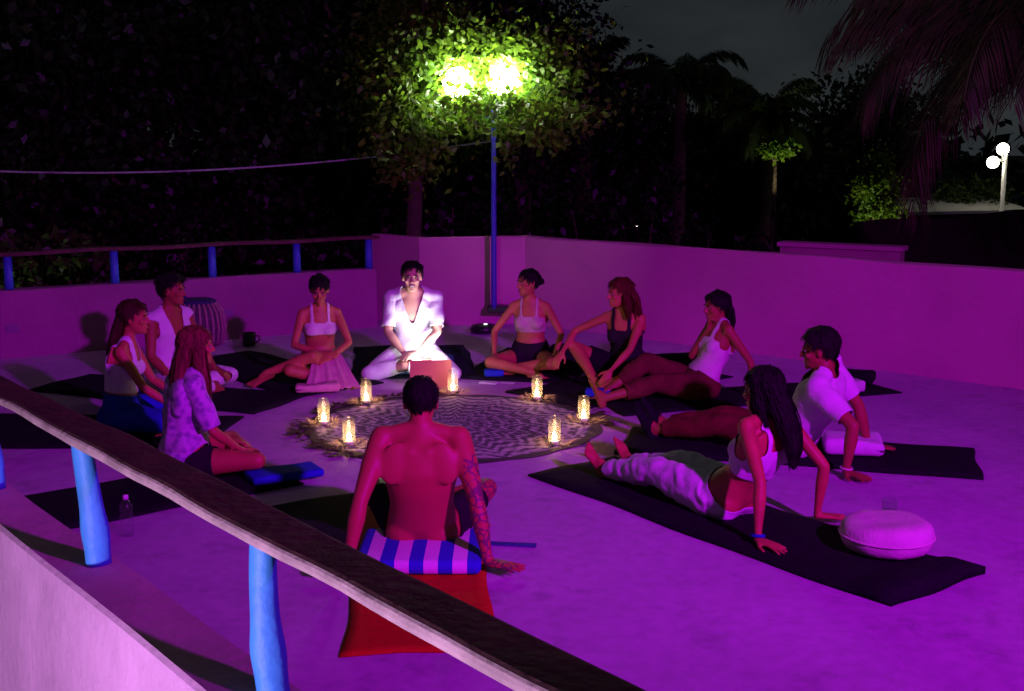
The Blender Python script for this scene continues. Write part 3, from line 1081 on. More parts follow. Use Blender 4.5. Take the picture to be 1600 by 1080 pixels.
# a big drooping palm near the wall that catches the magenta light
palm('palm_tree', 'huge drooping palm with purple tinged fronds at the right edge', (6.0, 13.6, GZ), (6.15, 13.6, 2.75), 32, 3.6, 8, 0.95, 0.020, M_palm, 1.6, 5.2, 60, 2.3, 0.1, 1.35, trunk_r=0.2)
tree('street_tree', 'small tree lit white beside the distant lamp', (9.0, 22, GZ), (8.3, 22, 0.75), (0.9, 0.6, 0.55), 30, 60, 0.10, M_leaf, 130, 0.18, 0.08)
# far-off wood closing the horizon
Pf = []
gf = np.random.default_rng(5)
for k in range(520):
    a = gf.uniform(-1.15, 1.15)
    r = gf.uniform(38, 60)
    c = np.array([math.sin(a) * r, math.cos(a) * r, gf.uniform(GZ, 1.6)])
    Pf.append(c + gf.normal(size=(40, 3)) * np.array([1.4, 1.4, 0.9]))
V, F = leaf_quads(np.concatenate(Pf), 0.7, 6)
obj('far_wood', fast_mesh('far_wood', V, F), M_leaf_dark, label='far dark wood along the horizon', cat='wood', kind='stuff')

# low hidden garden lights that pick out the lit crowns
for i, (p, a, pw) in enumerate([((-5.3, 11.75, -0.7), (-5.1, 13.0, 0.6), 26), ((4.15, 19.2, 0.9), (4.3, 20, 1.9), 75), ((5.1, 17.7, 0.0), (5.55, 18.6, 1.3), 70)]):
    t = thing('garden_light', ['garden spotlight below the dull green bush', 'garden spotlight below the small lit crown', 'garden spotlight below the slender lit tree'][i], 'spotlight', (p[0], p[1], GZ), 0, 'garden spotlights')
    obj('stake', MB().lathe([(0.03, 0), (0.02, p[2] - GZ - 0.08)], 8).mesh('stake'), M_plastic, t)
    obj('head', MB().lathe([(0.05, p[2] - GZ - 0.14), (0.07, p[2] - GZ - 0.05)], 12).mesh('head'), M_plastic, t)
    lamp('garden_light_bulb', 'SPOT', p, pw, (1.0, 0.97, 0.62) if i else (0.8, 1.0, 0.7), 0.04, a, 75, 0.6)

# right: distant street lamp, dark thatched roof, pale roof, corner of a neighbour's wall
SLX, SLY = 8.22, 20.5
twin_lamp('lamp_post', 'distant white lamp post with two glowing globes at the right edge', (SLX, SLY, GZ), 5.15 + 0.0,
          [(-0.20, 0.0, -0.16), (-0.05, 0.0, 0.06)], 0.042, mat('white_pole_paint', (0.75, 0.75, 0.72), 0.5, 0.05), emit('far_globe_glow', (1.0, 0.93, 0.74), 14), 0.10, False)
rb = thing('hut', 'low hut with a dark sagging thatched roof behind the right wall', 'hut', (7.0, 14.6, GZ))
rg = []
for i in range(25):
    t = i / 24
    x = -2.9 + t * 7.5
    zt = 3.4 + 0.99 + 0.16 * min(1, t * 3.5) - 0.02 * math.sin(t * 9) + 0.02 * math.sin(t * 31)
    rg.append([(x, -1.5, zt - 1.25), (x, -0.9, zt - 0.6), (x, 0, zt), (x, 1.6, zt - 0.9), (x, 1.6, zt - 1.1), (x, 0, zt - 0.25), (x, -1.4, zt - 1.4)])
obj('roof', MB().rings(rg).mesh('roof'), M_darkroof, rb)
obj('wall', MB().box((0.9, 0.2, 1.3), (6.0, 2.0, 2.6)).mesh('wall'), M_stucco, rb)
pr = thing('shed', 'shed with a pale sheet roof catching the distant lamp', 'shed', (7.75, 21.6, GZ))
rf = MB().prism([(-1.1, -1.0), (1.0, -1.0), (1.0, 1.0), (-1.1, 1.0)], 0, 0.05)
rfo = obj('roof', rf.mesh('roof'), M_paleroof, pr)
rfo.location = (0, 0, 4.20)
rfo.rotation_euler = (R(4), R(-1.5), 0)
obj('wall', MB().box((0, 0, 1.99), (1.8, 1.7, 3.98)).mesh('wall'), M_stucco, pr)
nb = thing('neighbour_wall', 'stub of a violet tinged wall just above the right wall', 'wall', (3.35, 13.2, GZ), R(-30))
obj('plaster', MB().prism([(-0.45, 0), (0.85, 0), (0.85, 0.2), (-0.45, 0.2)], 0, 4.20).mesh('plaster'), M_stucco, nb)
obj('coping', bevel_mesh(MB().box((0.2, 0.1, 4.225), (1.36, 0.26, 0.05)).mesh('coping'), 0.008), M_wall, nb)
# tiny far windows and lights glimpsed through the wood
for i, (x, z, s, col) in enumerate([(2.0, 0.62, 0.03, (1, 0.95, 0.8)), (3.15, 0.52, 0.02, (1, 0.95, 0.8))]):
    t = thing('distant_lamp', ['pin-prick of light in the wood right of the lamp pole', 'faint pin-prick of light below the palms'][i], 'lamp', (x, 19.5, GZ), 0, 'pin-pricks of light in the wood')
    obj('bulb', MB().lathe([(0.004, z - GZ - s), (s, z - GZ), (0.004, z - GZ + s)], 10).mesh('bulb', True), emit('pin_glow%d' % i, col, 2.5), t)
    obj('post', MB().lathe([(0.03, 0), (0.02, z - GZ - s)], 8).mesh('post'), M_bark, t)
ol = thing('porch_lamp', 'small orange porch lamp at the right edge above the wall', 'lamp', (6.93, 15.9, 0.35))
obj('lantern', MB().lathe([(0.03, -0.10), (0.05, -0.07), (0.05, 0.07), (0.03, 0.10)], 10).mesh('lantern', True), emit('orange_glow', (1.0, 0.36, 0.08), 0.9), ol)
obj('hanger', MB().lathe([(0.012, 0.10), (0.012, 0.30)], 8).mesh('hanger'), M_plastic, ol)

# cable strung across the dark on the left
pts = []
for i in range(25):
    t = i / 24
    a = Vector((-6.2, 14.0, 1.62))
    b = Vector((-1.3, 13.9, 1.80))
    p = a.lerp(b, t)
    pts.append((p.x, p.y, p.z - 0.10 * 4 * t * (1 - t)))
pts = [(-9.0, 14.05, 1.62)] + pts + [(-0.2, 14.2, 1.95)]
obj('overhead_cable', MB().tube(pts, 0.012, 6).mesh('overhead_cable', True), mat('cable_grey', (0.42, 0.38, 0.40), 0.6, 0.05), label='thin cable strung across the dark trees on the left', cat='cable')


# ------------------------------------------------------------------ mats, cushions and small things on the floor
def soft_slab(name, w, l, th, seed, wav=0.008, curl=None, z0=0.002, sag=0.0):
    """a mat or folded blanket: rounded slab with an uneven top and slightly wandering edges; length along +Y"""
    nx, ny = 12, 34
    g = np.random.default_rng(seed)
    xs = np.linspace(-1, 1, nx + 1)
    ys = np.linspace(0, 1, ny + 1)
    X, Y = np.meshgrid(xs, ys)
    ph = g.uniform(0, 6.28, 6)
    wob = 0.012 * np.sin(Y * 7 + ph[0]) + 0.008 * np.sin(Y * 17 + ph[1])
    PX = X * (w / 2) + wob
    PY = Y * l + 0.010 * np.sin(X * 4 + ph[2]) * (2 * Y - 1)
    top = th + wav * (np.sin(PX * 9 + ph[3]) * np.sin(PY * 5 + ph[4]) * 0.5 + 0.5 * np.sin(PY * 11 + ph[5] + PX * 3))
    edge = np.minimum(1 - np.abs(X), np.minimum(Y, 1 - Y) * 2 * l / w)
    top = np.maximum(0.004, top * np.clip(0.55 + edge * 6, 0, 1))
    if curl is not None:
        top = top + curl(X, Y)
    n = (nx + 1) * (ny + 1)
    V = np.concatenate([np.stack([PX, PY, top + z0], -1).reshape(-1, 3), np.stack([PX, PY, np.full_like(PX, z0)], -1).reshape(-1, 3)])
    F = []
    for j in range(ny):
        for i in range(nx):
            a = j * (nx + 1) + i
            F.append((a, a + 1, a + nx + 2, a + nx + 1))
            F.append((n + a, n + a + nx + 1, n + a + nx + 2, n + a + 1))
    loop = [i for i in range(nx + 1)] + [j * (nx + 1) + nx for j in range(1, ny + 1)] + [ny * (nx + 1) + i for i in range(nx - 1, -1, -1)] + [j * (nx + 1) for j in range(ny - 1, 0, -1)]
    for k in range(len(loop)):
        a, b = loop[k], loop[(k + 1) % len(loop)]
        F.append((a, n + a, n + b, b))
    me = fast_mesh(name, V, F)
    return smooth(me)


def mat_on_floor(name, label, p0, p1, w, th, m, seed, cat='yoga mat', group='dark mats laid around the circle', **kw):
    d = (p1[0] - p0[0], p1[1] - p0[1])
    o = obj(name, soft_slab(name, w, math.hypot(*d), th, seed, **kw), m, label=label, cat=cat, group=group)
    o.location = (p0[0], p0[1], 0)
    o.rotation_euler = (0, 0, math.atan2(d[1], d[0]) - math.pi / 2)
    return o


def thick_end(X, Y):
    return 0.050 * np.clip((Y - 0.905) / 0.03, 0, 1) * np.clip(1.5 - np.abs(X), 0, 1)


mat_on_floor('yoga_mat', 'long black mat with a folded thick end under the woman in white trousers', (0.36, 7.16), (1.88, 5.10), 0.68, 0.022, M_black, 1, curl=thick_end)
mat_on_floor('yoga_mat', 'black mat under the man in the white shirt, reaching far right', (0.75, 7.82), (2.85, 7.22), 0.72, 0.030, M_black, 2)
mat_on_floor('yoga_mat', 'dark mat under the brown trousered woman with a hand at her chin', (0.70, 8.82), (2.95, 9.62), 0.60, 0.018, M_black, 3)
mat_on_floor('yoga_mat', 'black mat under the auburn haired woman in black', (0.25, 9.05), (1.55, 10.30), 0.85, 0.022, M_black, 4)
mat_on_floor('yoga_mat', 'black mat under the woman in the beige crop top', (0.0, 9.80), (0.42, 11.3), 0.95, 0.022, M_black, 5)
mat_on_floor('yoga_mat', 'black mat behind the leader in white', (-0.80, 9.95), (-0.98, 11.5), 1.05, 0.022, M_blackblue, 6)
mat_on_floor('yoga_mat', 'black mat under the woman with the pink cloth in her lap', (-1.35, 9.45), (-2.75, 10.95), 0.85, 0.022, M_black, 7)
mat_on_floor('yoga_mat', 'black mat under the person in the white vest', (-1.72, 8.90), (-3.7, 9.75), 0.72, 0.022, M_black, 8)
mat_on_floor('yoga_mat', 'black mat under the woman in blue trousers at the left', (-1.95, 8.02), (-4.1, 8.12), 0.95, 0.020, M_black, 9)
mat_on_floor('yoga_mat', 'black mat under the long haired woman in the patterned shirt', (-1.42, 7.05), (-2.95, 5.90), 0.72, 0.020, M_black, 10)
mat_on_floor('yoga_mat', 'red mat under the shirtless man', (-0.53, 6.35), (-0.345, 4.44), 0.60, 0.009, M_red, 11, group=None, wav=0.002)

mat_on_floor('yoga_mat', 'black mat lying askew left of the shirtless man', (-1.07, 6.50), (-0.50, 5.55), 0.68, 0.005, M_black, 12, wav=0.001)

# striped towel over the shirtless man's cushion
tw = obj('towel_cushion', bevel_mesh(MB().box((0, 0, 0.036), (0.58, 0.50, 0.070)).mesh('towel_cushion'), 0.028, 3),
         stripe_mat('blue_white_stripes', (0.02, 0.04, 0.50), (0.74, 0.72, 0.74), 7.6, 0.28), label='cushion in a blue and white striped towel under the shirtless man', cat='cushion')
smooth(tw.data)
tw.location = (-0.43, 5.50, 0.0125)


def pillow(r, h, n=28, seam=0.012, seed=0, tuft=0.0):
    prof = [(0.002, 0.0)]
    N = 9
    for i in range(N + 1):
        a = -math.pi / 2 + math.pi * i / N
        rr = r * (0.60 + 0.40 * math.cos(a) ** 0.6 if abs(math.cos(a)) > 1e-6 else 0.60)
        prof.append((rr, h / 2 + h / 2 * math.sin(a)))
    prof.append((0.002, h * (1 - tuft)))
    m_ = MB().lathe(prof, n)
    me = m_.mesh('pillow', True)
    V = np.array([v.co[:] for v in me.vertices])
    V[:, 2] += np.where(V[:, 2] > h * 0.4, 0.010, 0.0) * fnoise(V, 16, seed)
    ang = np.arctan2(V[:, 1], V[:, 0])
    V[:, :2] *= (1 + 0.015 * np.sin(ang * 9 + seed))[:, None]
    me.vertices.foreach_set('co', V.astype(np.float32).ravel())
    me.update()
    return me


def round_cushion(name, label, loc, r, h, m, seed, group=None, piping=True):
    t = thing(name, label, 'cushion', loc, 0, group)
    obj('cover', pillow(r, h, seed=seed, tuft=0.12), m, t)
    if piping:
        pts = [(r * 1.005 * math.cos(a), r * 1.005 * math.sin(a), h * 0.5) for a in np.linspace(0, 2 * math.pi, 41)]
        obj('piping', MB().tube(pts, 0.006, 6).mesh('piping', True), m, t)
    return t


round_cushion('round_cushion', 'plump round cream cushion on the folded end of the black mat', (1.79, 5.58, 0.03), 0.218, 0.150, M_cream, 3)
b = thing('drinking_glass', 'clear drinking glass behind the round cream cushion', 'glass', (1.90, 5.90, 0.002))
obj('bowl', MB().rings([[(r * math.cos(a), r * math.sin(a), z) for a in np.linspace(0, 6.283, 21)[:-1]] for r, z in ((0.030, 0.0), (0.033, 0.004), (0.040, 0.175), (0.0385, 0.175), (0.031, 0.012), (0.004, 0.012))]).mesh('bowl', True), M_glass, b)
obj('water', MB().lathe([(0.0305, 0.014), (0.036, 0.12)], 20).mesh('water', True), glass_mat('water', (0.85, 0.88, 0.92), 0.2), b)
# leader's cushion and his laptop
cu = obj('seat_cushion', bevel_mesh(MB().box((0, 0, 0.055), (0.66, 0.46, 0.105)).mesh('seat_cushion'), 0.04, 4), M_tealblue,
         label='steel blue seat cushion under the leader in white', cat='cushion')
smooth(cu.data)
cu.location = (-0.83, 10.16, 0.026)
lt = thing('laptop', 'open laptop with a salmon lid standing before the leader', 'laptop', (-0.66, 9.62, 0.003), R(186))
obj('keyboard_base', bevel_mesh(MB().box((0, 0, 0.009), (0.33, 0.23, 0.016)).mesh('keyboard_base'), 0.005), mat('salmon_shell', (0.62, 0.22, 0.17), 0.4, 0.04, 10, 0, 10, 0.5), lt)
lid = obj('lid', bevel_mesh(MB().box((0, 0, 0.118), (0.33, 0.008, 0.235)).mesh('lid'), 0.003), MATS['salmon_shell'], lt)
lid.location = (0, 0.118, 0.014)
lid.rotation_euler = (R(-14), 0, 0)
obj('screen', MB().box((0, -0.0055, 0.122), (0.31, 0.002, 0.205)).mesh('screen'), emit('screen_glow', (0.90, 0.90, 1.0), 7), lid)
scr = lamp('laptop_screen_light', 'AREA', (-0.655, 9.768, 0.165), 7.5, (0.95, 0.93, 1.0), 0.05, (-0.83, 10.30, 0.52))
scr.data.shape = 'RECTANGLE'
scr.data.size = 0.28
scr.data.size_y = 0.18
scr.data.spread = R(125)
# glass-jar candles and their beds of straw
M_wick = M_plastic
JARS = [(-1.09, 8.90, 'at the back left of the round cloth'), (-1.30, 8.20, 'at the leftmost tip of the round cloth'), (-1.05, 7.62, 'at the front left of the round cloth'),
        (-0.46, 9.28, 'behind the round cloth, beside the laptop'), (0.19, 9.02, 'at the back right of the round cloth'), (0.50, 8.28, 'at the rightmost tip of the round cloth, before bare feet'),
        (0.275, 7.66, 'at the front right of the round cloth')]
for i, (x, y, lab) in enumerate(JARS):
    hh = 0.190
    t = thing('candle_jar', 'tall glass candle jar ' + lab, 'candle', (x, y, 0.012), 0, 'glass candle jars around the cloth')
    prof = [(0.030, 0.0), (0.040, 0.004), (0.042, 0.02), (0.042, hh * 0.80), (0.036, hh * 0.86), (0.034, hh * 0.90), (0.038, hh), (0.0355, hh), (0.032, hh * 0.90), (0.0395, hh * 0.78), (0.0395, 0.02), (0.004, 0.012)]
    obj('glass', MB().rings([[(r * math.cos(a), r * math.sin(a), z) for a in np.linspace(0, 6.283, 25)[:-1]] for r, z in prof]).mesh('glass', True), M_glass, t)
    c = obj('candle', MB().lathe([(0.030, 0.014), (0.031, 0.030 + 0.005 * (i % 3)), (0.006, 0.028 + 0.005 * (i % 3))], 16).mesh('candle', True), M_wax, t)
    zc = 0.030 + 0.005 * (i % 3)
    obj('wick', MB().lathe([(0.0012, zc), (0.001, zc + 0.012)], 6).mesh('wick'), M_wick, c)
    fl_ = obj('flame', MB().lathe([(0.003, zc + 0.003), (0.013, zc + 0.012), (0.0155, zc + 0.024), (0.009, zc + 0.042), (0.001, zc + 0.060)], 12).mesh('flame', True), M_flame, c)
    lamp('candle_light', 'POINT', (x, y, 0.012 + zc + 0.075), 0.65 + 0.12 * (i % 3), (1.0, 0.50, 0.18), 0.012)
    # straw
    V, F = [], []
    g = random.Random(40 + i)
    for k in range(70):
        a = g.uniform(0, 6.283)
        r0 = g.uniform(0.045, 0.10)
        L = g.uniform(0.05, 0.13)
        da = a + g.uniform(-1.3, 1.3)
        p = Vector((r0 * math.cos(a), r0 * math.sin(a), g.uniform(0.004, 0.016)))
        q = p + Vector((math.cos(da) * L, math.sin(da) * L, g.uniform(0.0, 0.035)))
        s = Vector((-math.sin(da), math.cos(da), 0)) * g.uniform(0.002, 0.006)
        md = p.lerp(q, 0.5) + Vector((0, 0, 0.01))
        n = len(V)
        V += [tuple(p), tuple(md + s), tuple(q), tuple(md - s)]
        F += [(n, n + 1, n + 2, n + 3)]
    st = obj('straw_wreath', fast_mesh('straw_wreath', np.array(V), np.array(F)), M_straw, label='dry straw round the jar ' + lab, cat='straw wreath', group='straw wreaths under the candle jars')
    st.location = (x, y, 0.010)

# the round printed cloth
NS = 160
rings_ = []
for rr, zz in ((0.001, 0.006), (0.25, 0.006), (0.5, 0.006), (0.75, 0.006), (0.9, 0.007), (1.0, 0.006), (1.002, 0.002)):
    rings_.append([((1.01 + 0.028 * abs(math.sin(8 * a)) * (rr > 0.85) + 0.012 * math.sin(3 * a + 1)) * rr * math.cos(a), (1.01 + 0.028 * abs(math.sin(8 * a)) * (rr > 0.85) + 0.012 * math.sin(3 * a + 1)) * rr * math.sin(a), zz + 0.002 * math.sin(7 * a) * rr)
                   for a in [2 * math.pi * j / NS for j in range(NS)]])
mc = obj('mandala_cloth', MB().rings(rings_).mesh('mandala_cloth'), mandala_mat(), label='round scalloped mandala cloth in the middle of the circle', cat='cloth')
mc.location = (-0.41, 8.25, 0.0)
# dark leaf garland pieces along the rim of the cloth
gl = random.Random(3)
for i, a0 in enumerate((2.6, 3.3, 3.9, 0.25, 1.9)):
    V, F = [], []
    for k in range(60):
        a = a0 + gl.uniform(-0.28, 0.28)
        r = 1.03 + gl.uniform(-0.05, 0.07)
        p = Vector((r * math.cos(a), r * math.sin(a), gl.uniform(0.008, 0.02)))
        da = gl.uniform(0, 6.283)
        L = gl.uniform(0.04, 0.09)
        d = Vector((math.cos(da), math.sin(da), gl.uniform(0, 0.3)))
        s = Vector((-math.sin(da), math.cos(da), 0)) * L * 0.3
        n = len(V)
        V += [tuple(p), tuple(p + d * L * 0.5 + s), tuple(p + d * L), tuple(p + d * L * 0.5 - s)]
        F += [(n, n + 1, n + 2, n + 3)]
    o = obj('leaf_garland', fast_mesh('leaf_garland', np.array(V), np.array(F)), mat('dark_dry_leaf', (0.05, 0.03, 0.025), 0.8, 0.3, 20),
            label=['dark leaf garland at the left rim of the cloth, upper piece', 'dark leaf garland at the left rim of the cloth, middle piece', 'dark leaf garland at the lower left rim of the cloth',
                   'dark leaf garland at the right rim of the cloth', 'dark leaf garland at the far rim of the cloth'][i], cat='garland', group='leaf garlands on the cloth rim')
    o.location = (-0.41, 8.25, 0.002)

# centre piece of the cloth: small bowl and a bottle behind the man's head
bw = thing('glass_bottle', 'small clear bottle on the cloth beside the shirtless man\'s head', 'bottle', (-0.72, 8.25, 0.008))
obj('body', MB().lathe([(0.028, 0), (0.030, 0.01), (0.030, 0.09), (0.012, 0.125), (0.012, 0.16), (0.014, 0.165)], 18).mesh('body', True), M_glass, bw)
obj('stopper', MB().lathe([(0.011, 0.158), (0.013, 0.185)], 12).mesh('stopper', True), M_wood_edge, bw)
bt = thing('water_bottle', 'clear water bottle standing on the floor behind the first blue post', 'bottle', (-1.93, 5.86, 0.002))
obj('body', MB().lathe([(0.030, 0), (0.034, 0.006), (0.034, 0.10), (0.030, 0.12), (0.034, 0.14), (0.030, 0.16), (0.012, 0.19)], 18).mesh('body', True), M_glass, bt)
obj('cap', MB().lathe([(0.014, 0.188), (0.014, 0.208), (0.004, 0.212)], 14).mesh('cap', True), M_white, bt)
# black round speaker with a white light near the wall
sp = thing('speaker', 'flat black round speaker with a tiny white light by the wall corner', 'speaker', (-0.29, 12.35, 0.002))
obj('body', MB().lathe([(0.07, 0), (0.135, 0.02), (0.145, 0.05), (0.12, 0.085), (0.05, 0.10)], 24).mesh('body', True), M_plastic, sp)
obj('light', MB().box((0.02, -0.06, 0.102), (0.034, 0.02, 0.006)).mesh('light'), emit('speaker_led', (1, 1, 1), 3), sp)
# ribbed basket with a lidded bottle behind the person in the vest
bk = thing('ribbed_basket', 'ribbed round basket stool against the far left wall', 'basket', (-3.04, 11.62, 0.002))
prof = [(0.205, 0.0), (0.255, 0.05), (0.27, 0.18), (0.25, 0.32), (0.20, 0.40), (0.16, 0.42)]
obj('body', MB().lathe([(r * 0.965, z) for r, z in prof], 28).mesh('body', True), mat('dark_wicker', (0.10, 0.075, 0.09), 0.85, 0.3, 30, 0.6, 60), bk)
rm = mat('pale_rib', (0.34, 0.20, 0.20), 0.8, 0.15, 20, 0.3, 60)
ribm = MB().tube([(r * 0.985, 0, z + 0.003) for r, z in prof], 0.012, 8).mesh('rib', True)
for k in range(26):
    o = obj('rib', ribm, rm, bk)
    o.rotation_euler = (0, 0, 2 * math.pi * k / 26)
obj('lid', MB().lathe([(0.185, 0.405), (0.19, 0.43), (0.15, 0.448), (0.02, 0.455)], 28).mesh('lid', True), mat('navy_lid', (0.03, 0.03, 0.10), 0.7, 0.2, 10), bk)
bo = thing('blue_bottle', 'small dark blue bottle standing on the ribbed basket', 'bottle', (-3.16, 11.60, 0.459))
obj('body', MB().lathe([(0.03, 0), (0.032, 0.05), (0.014, 0.075), (0.014, 0.10)], 14).mesh('body', True), mat('blue_glass', (0.03, 0.03, 0.25), 0.2, 0.1, 10, 0, 10, 0.6), bo)
obj('cap', MB().lathe([(0.016, 0.099), (0.016, 0.118)], 12).mesh('cap', True), M_plastic, bo)
cp = thing('cup', 'dark cup on the floor before the far left wall', 'cup', (-2.53, 11.55, 0.002))
obj('body', MB().rings([[(r * math.cos(a), r * math.sin(a), z) for a in np.linspace(0, 6.283, 21)[:-1]] for r, z in ((0.045, 0), (0.06, 0.01), (0.066, 0.13), (0.060, 0.13), (0.05, 0.02), (0.004, 0.02))]).mesh('body', True), M_plastic, cp)
obj('handle', MB().tube([(0.060, 0, 0.10), (0.095, 0, 0.10), (0.10, 0, 0.06), (0.058, 0, 0.03)], 0.008, 8).mesh('handle', True), M_plastic, cp)
# cushions and cloths by the others
def slab(name, label, loc, size, rz, m, cat='cushion', bev=0.03, group=None, wobble=0.006):
    me = MB().box((0, 0, size[2] / 2), size).mesh(name)
    bm = bmesh.new()
    bm.from_mesh(me)
    bmesh.ops.bevel(bm, geom=list(bm.edges), offset=min(bev, size[2] * 0.48), segments=4, affect='EDGES', profile=0.6)
    bmesh.ops.subdivide_edges(bm, edges=[e for e in bm.edges if e.calc_length() > 0.12], cuts=5, use_grid_fill=True)
    bm.to_mesh(me)
    bm.free()
    V = np.array([v.co[:] for v in me.vertices])
    V[:, 2] += np.where(V[:, 2] > size[2] * 0.5, wobble, 0) * fnoise(V, 14, len(label))
    V[:, 0] += 0.004 * fnoise(V, 9, 3)
    me.vertices.foreach_set('co', V.astype(np.float32).ravel())
    me.update()
    smooth(me)
    o = obj(name, me, m, label=label, cat=cat, group=group)
    o.location = loc
    o.rotation_euler = (0, 0, rz)
    return o


slab('folded_cushion', 'folded white cushion on the black mat behind the man in the white shirt', (2.13, 7.40, 0.036), (0.36, 0.28, 0.10), R(-10), M_white, 'cushion', 0.047, None, 0.012)
slab('folded_towel', 'white folded towel at the far end of a black mat by the right wall', (2.62, 9.32, 0.022), (0.24, 0.16, 0.09), R(15), M_white, 'towel')
slab('dark_bag', 'black bag slumped at the end of the mat by the right wall', (2.80, 9.66, 0.022), (0.26, 0.22, 0.10), R(-25), M_black, 'bag', 0.045)
slab('dark_bag', 'black bag between the beige topped woman and the auburn haired woman', (0.48, 10.35, 0.025), (0.28, 0.24, 0.20), R(20), M_black, 'bag', 0.08)
slab('dark_bolster', 'black bolster beside the auburn haired woman, towards the wall', (1.35, 9.95, 0.026), (0.66, 0.30, 0.17), R(22), M_black, 'bolster', 0.08)
slab('blue_cushion', 'royal blue cushion at the bare foot of the patterned shirt woman', (-1.33, 6.86, 0.022), (0.42, 0.22, 0.045), R(30), M_blue)
slab('blue_pouch', 'small blue pouch on the floor between leader and beige topped woman', (-0.15, 9.92, 0.026), (0.16, 0.10, 0.05), R(8), M_blue, 'pouch', 0.02)
slab('white_phone', 'white phone lying before the small blue pouch', (-0.19, 9.72, 0.003), (0.075, 0.15, 0.012), R(70), M_white, 'phone', 0.005, None, 0)
slab('white_card', 'white card lying right of the phone before the blue pouch', (-0.04, 9.74, 0.003), (0.12, 0.06, 0.004), R(-12), M_white, 'card', 0.001, None, 0)
slab('blue_pouch', 'blue pouch on the floor before the auburn haired woman', (0.66, 9.10, 0.026), (0.20, 0.09, 0.06), R(-8), M_blue, 'pouch', 0.025)
slab('blue_cloth', 'blue cloth strip lying right of the shirtless man', (-0.03, 5.72, 0.002), (0.30, 0.05, 0.006), R(-9), M_tealblue, 'cloth', 0.002, None, 0.002)
slab('pink_cloth', 'dusty pink cloth bundled on the floor before the pink lap', (-1.52, 9.32, 0.024), (0.34, 0.16, 0.06), R(10), M_pinkcloth, 'cloth', 0.03, None, 0.014)


# ------------------------------------------------------------------ people
def V3(*a):
    return np.array(a, dtype=float)


def nrm(v):
    v = np.asarray(v, dtype=float)
    return v / (np.linalg.norm(v) + 1e-9)


def ik(a, t, l1, l2, pole):
    """two-bone chain from a to t; returns joint and (reachable) end"""
    d = t - a
    L = np.linalg.norm(d)
    mx = (l1 + l2) * 0.985
    if L > mx:
        t = a + d / L * mx
        L = mx
        d = t - a
    u = d / L
    x = (l1 * l1 - l2 * l2 + L * L) / (2 * L)
    h = math.sqrt(max(1e-6, l1 * l1 - x * x))
    p = np.asarray(pole, dtype=float)
    p = p - u * (p @ u)
    return a + u * x + nrm(p) * h, t


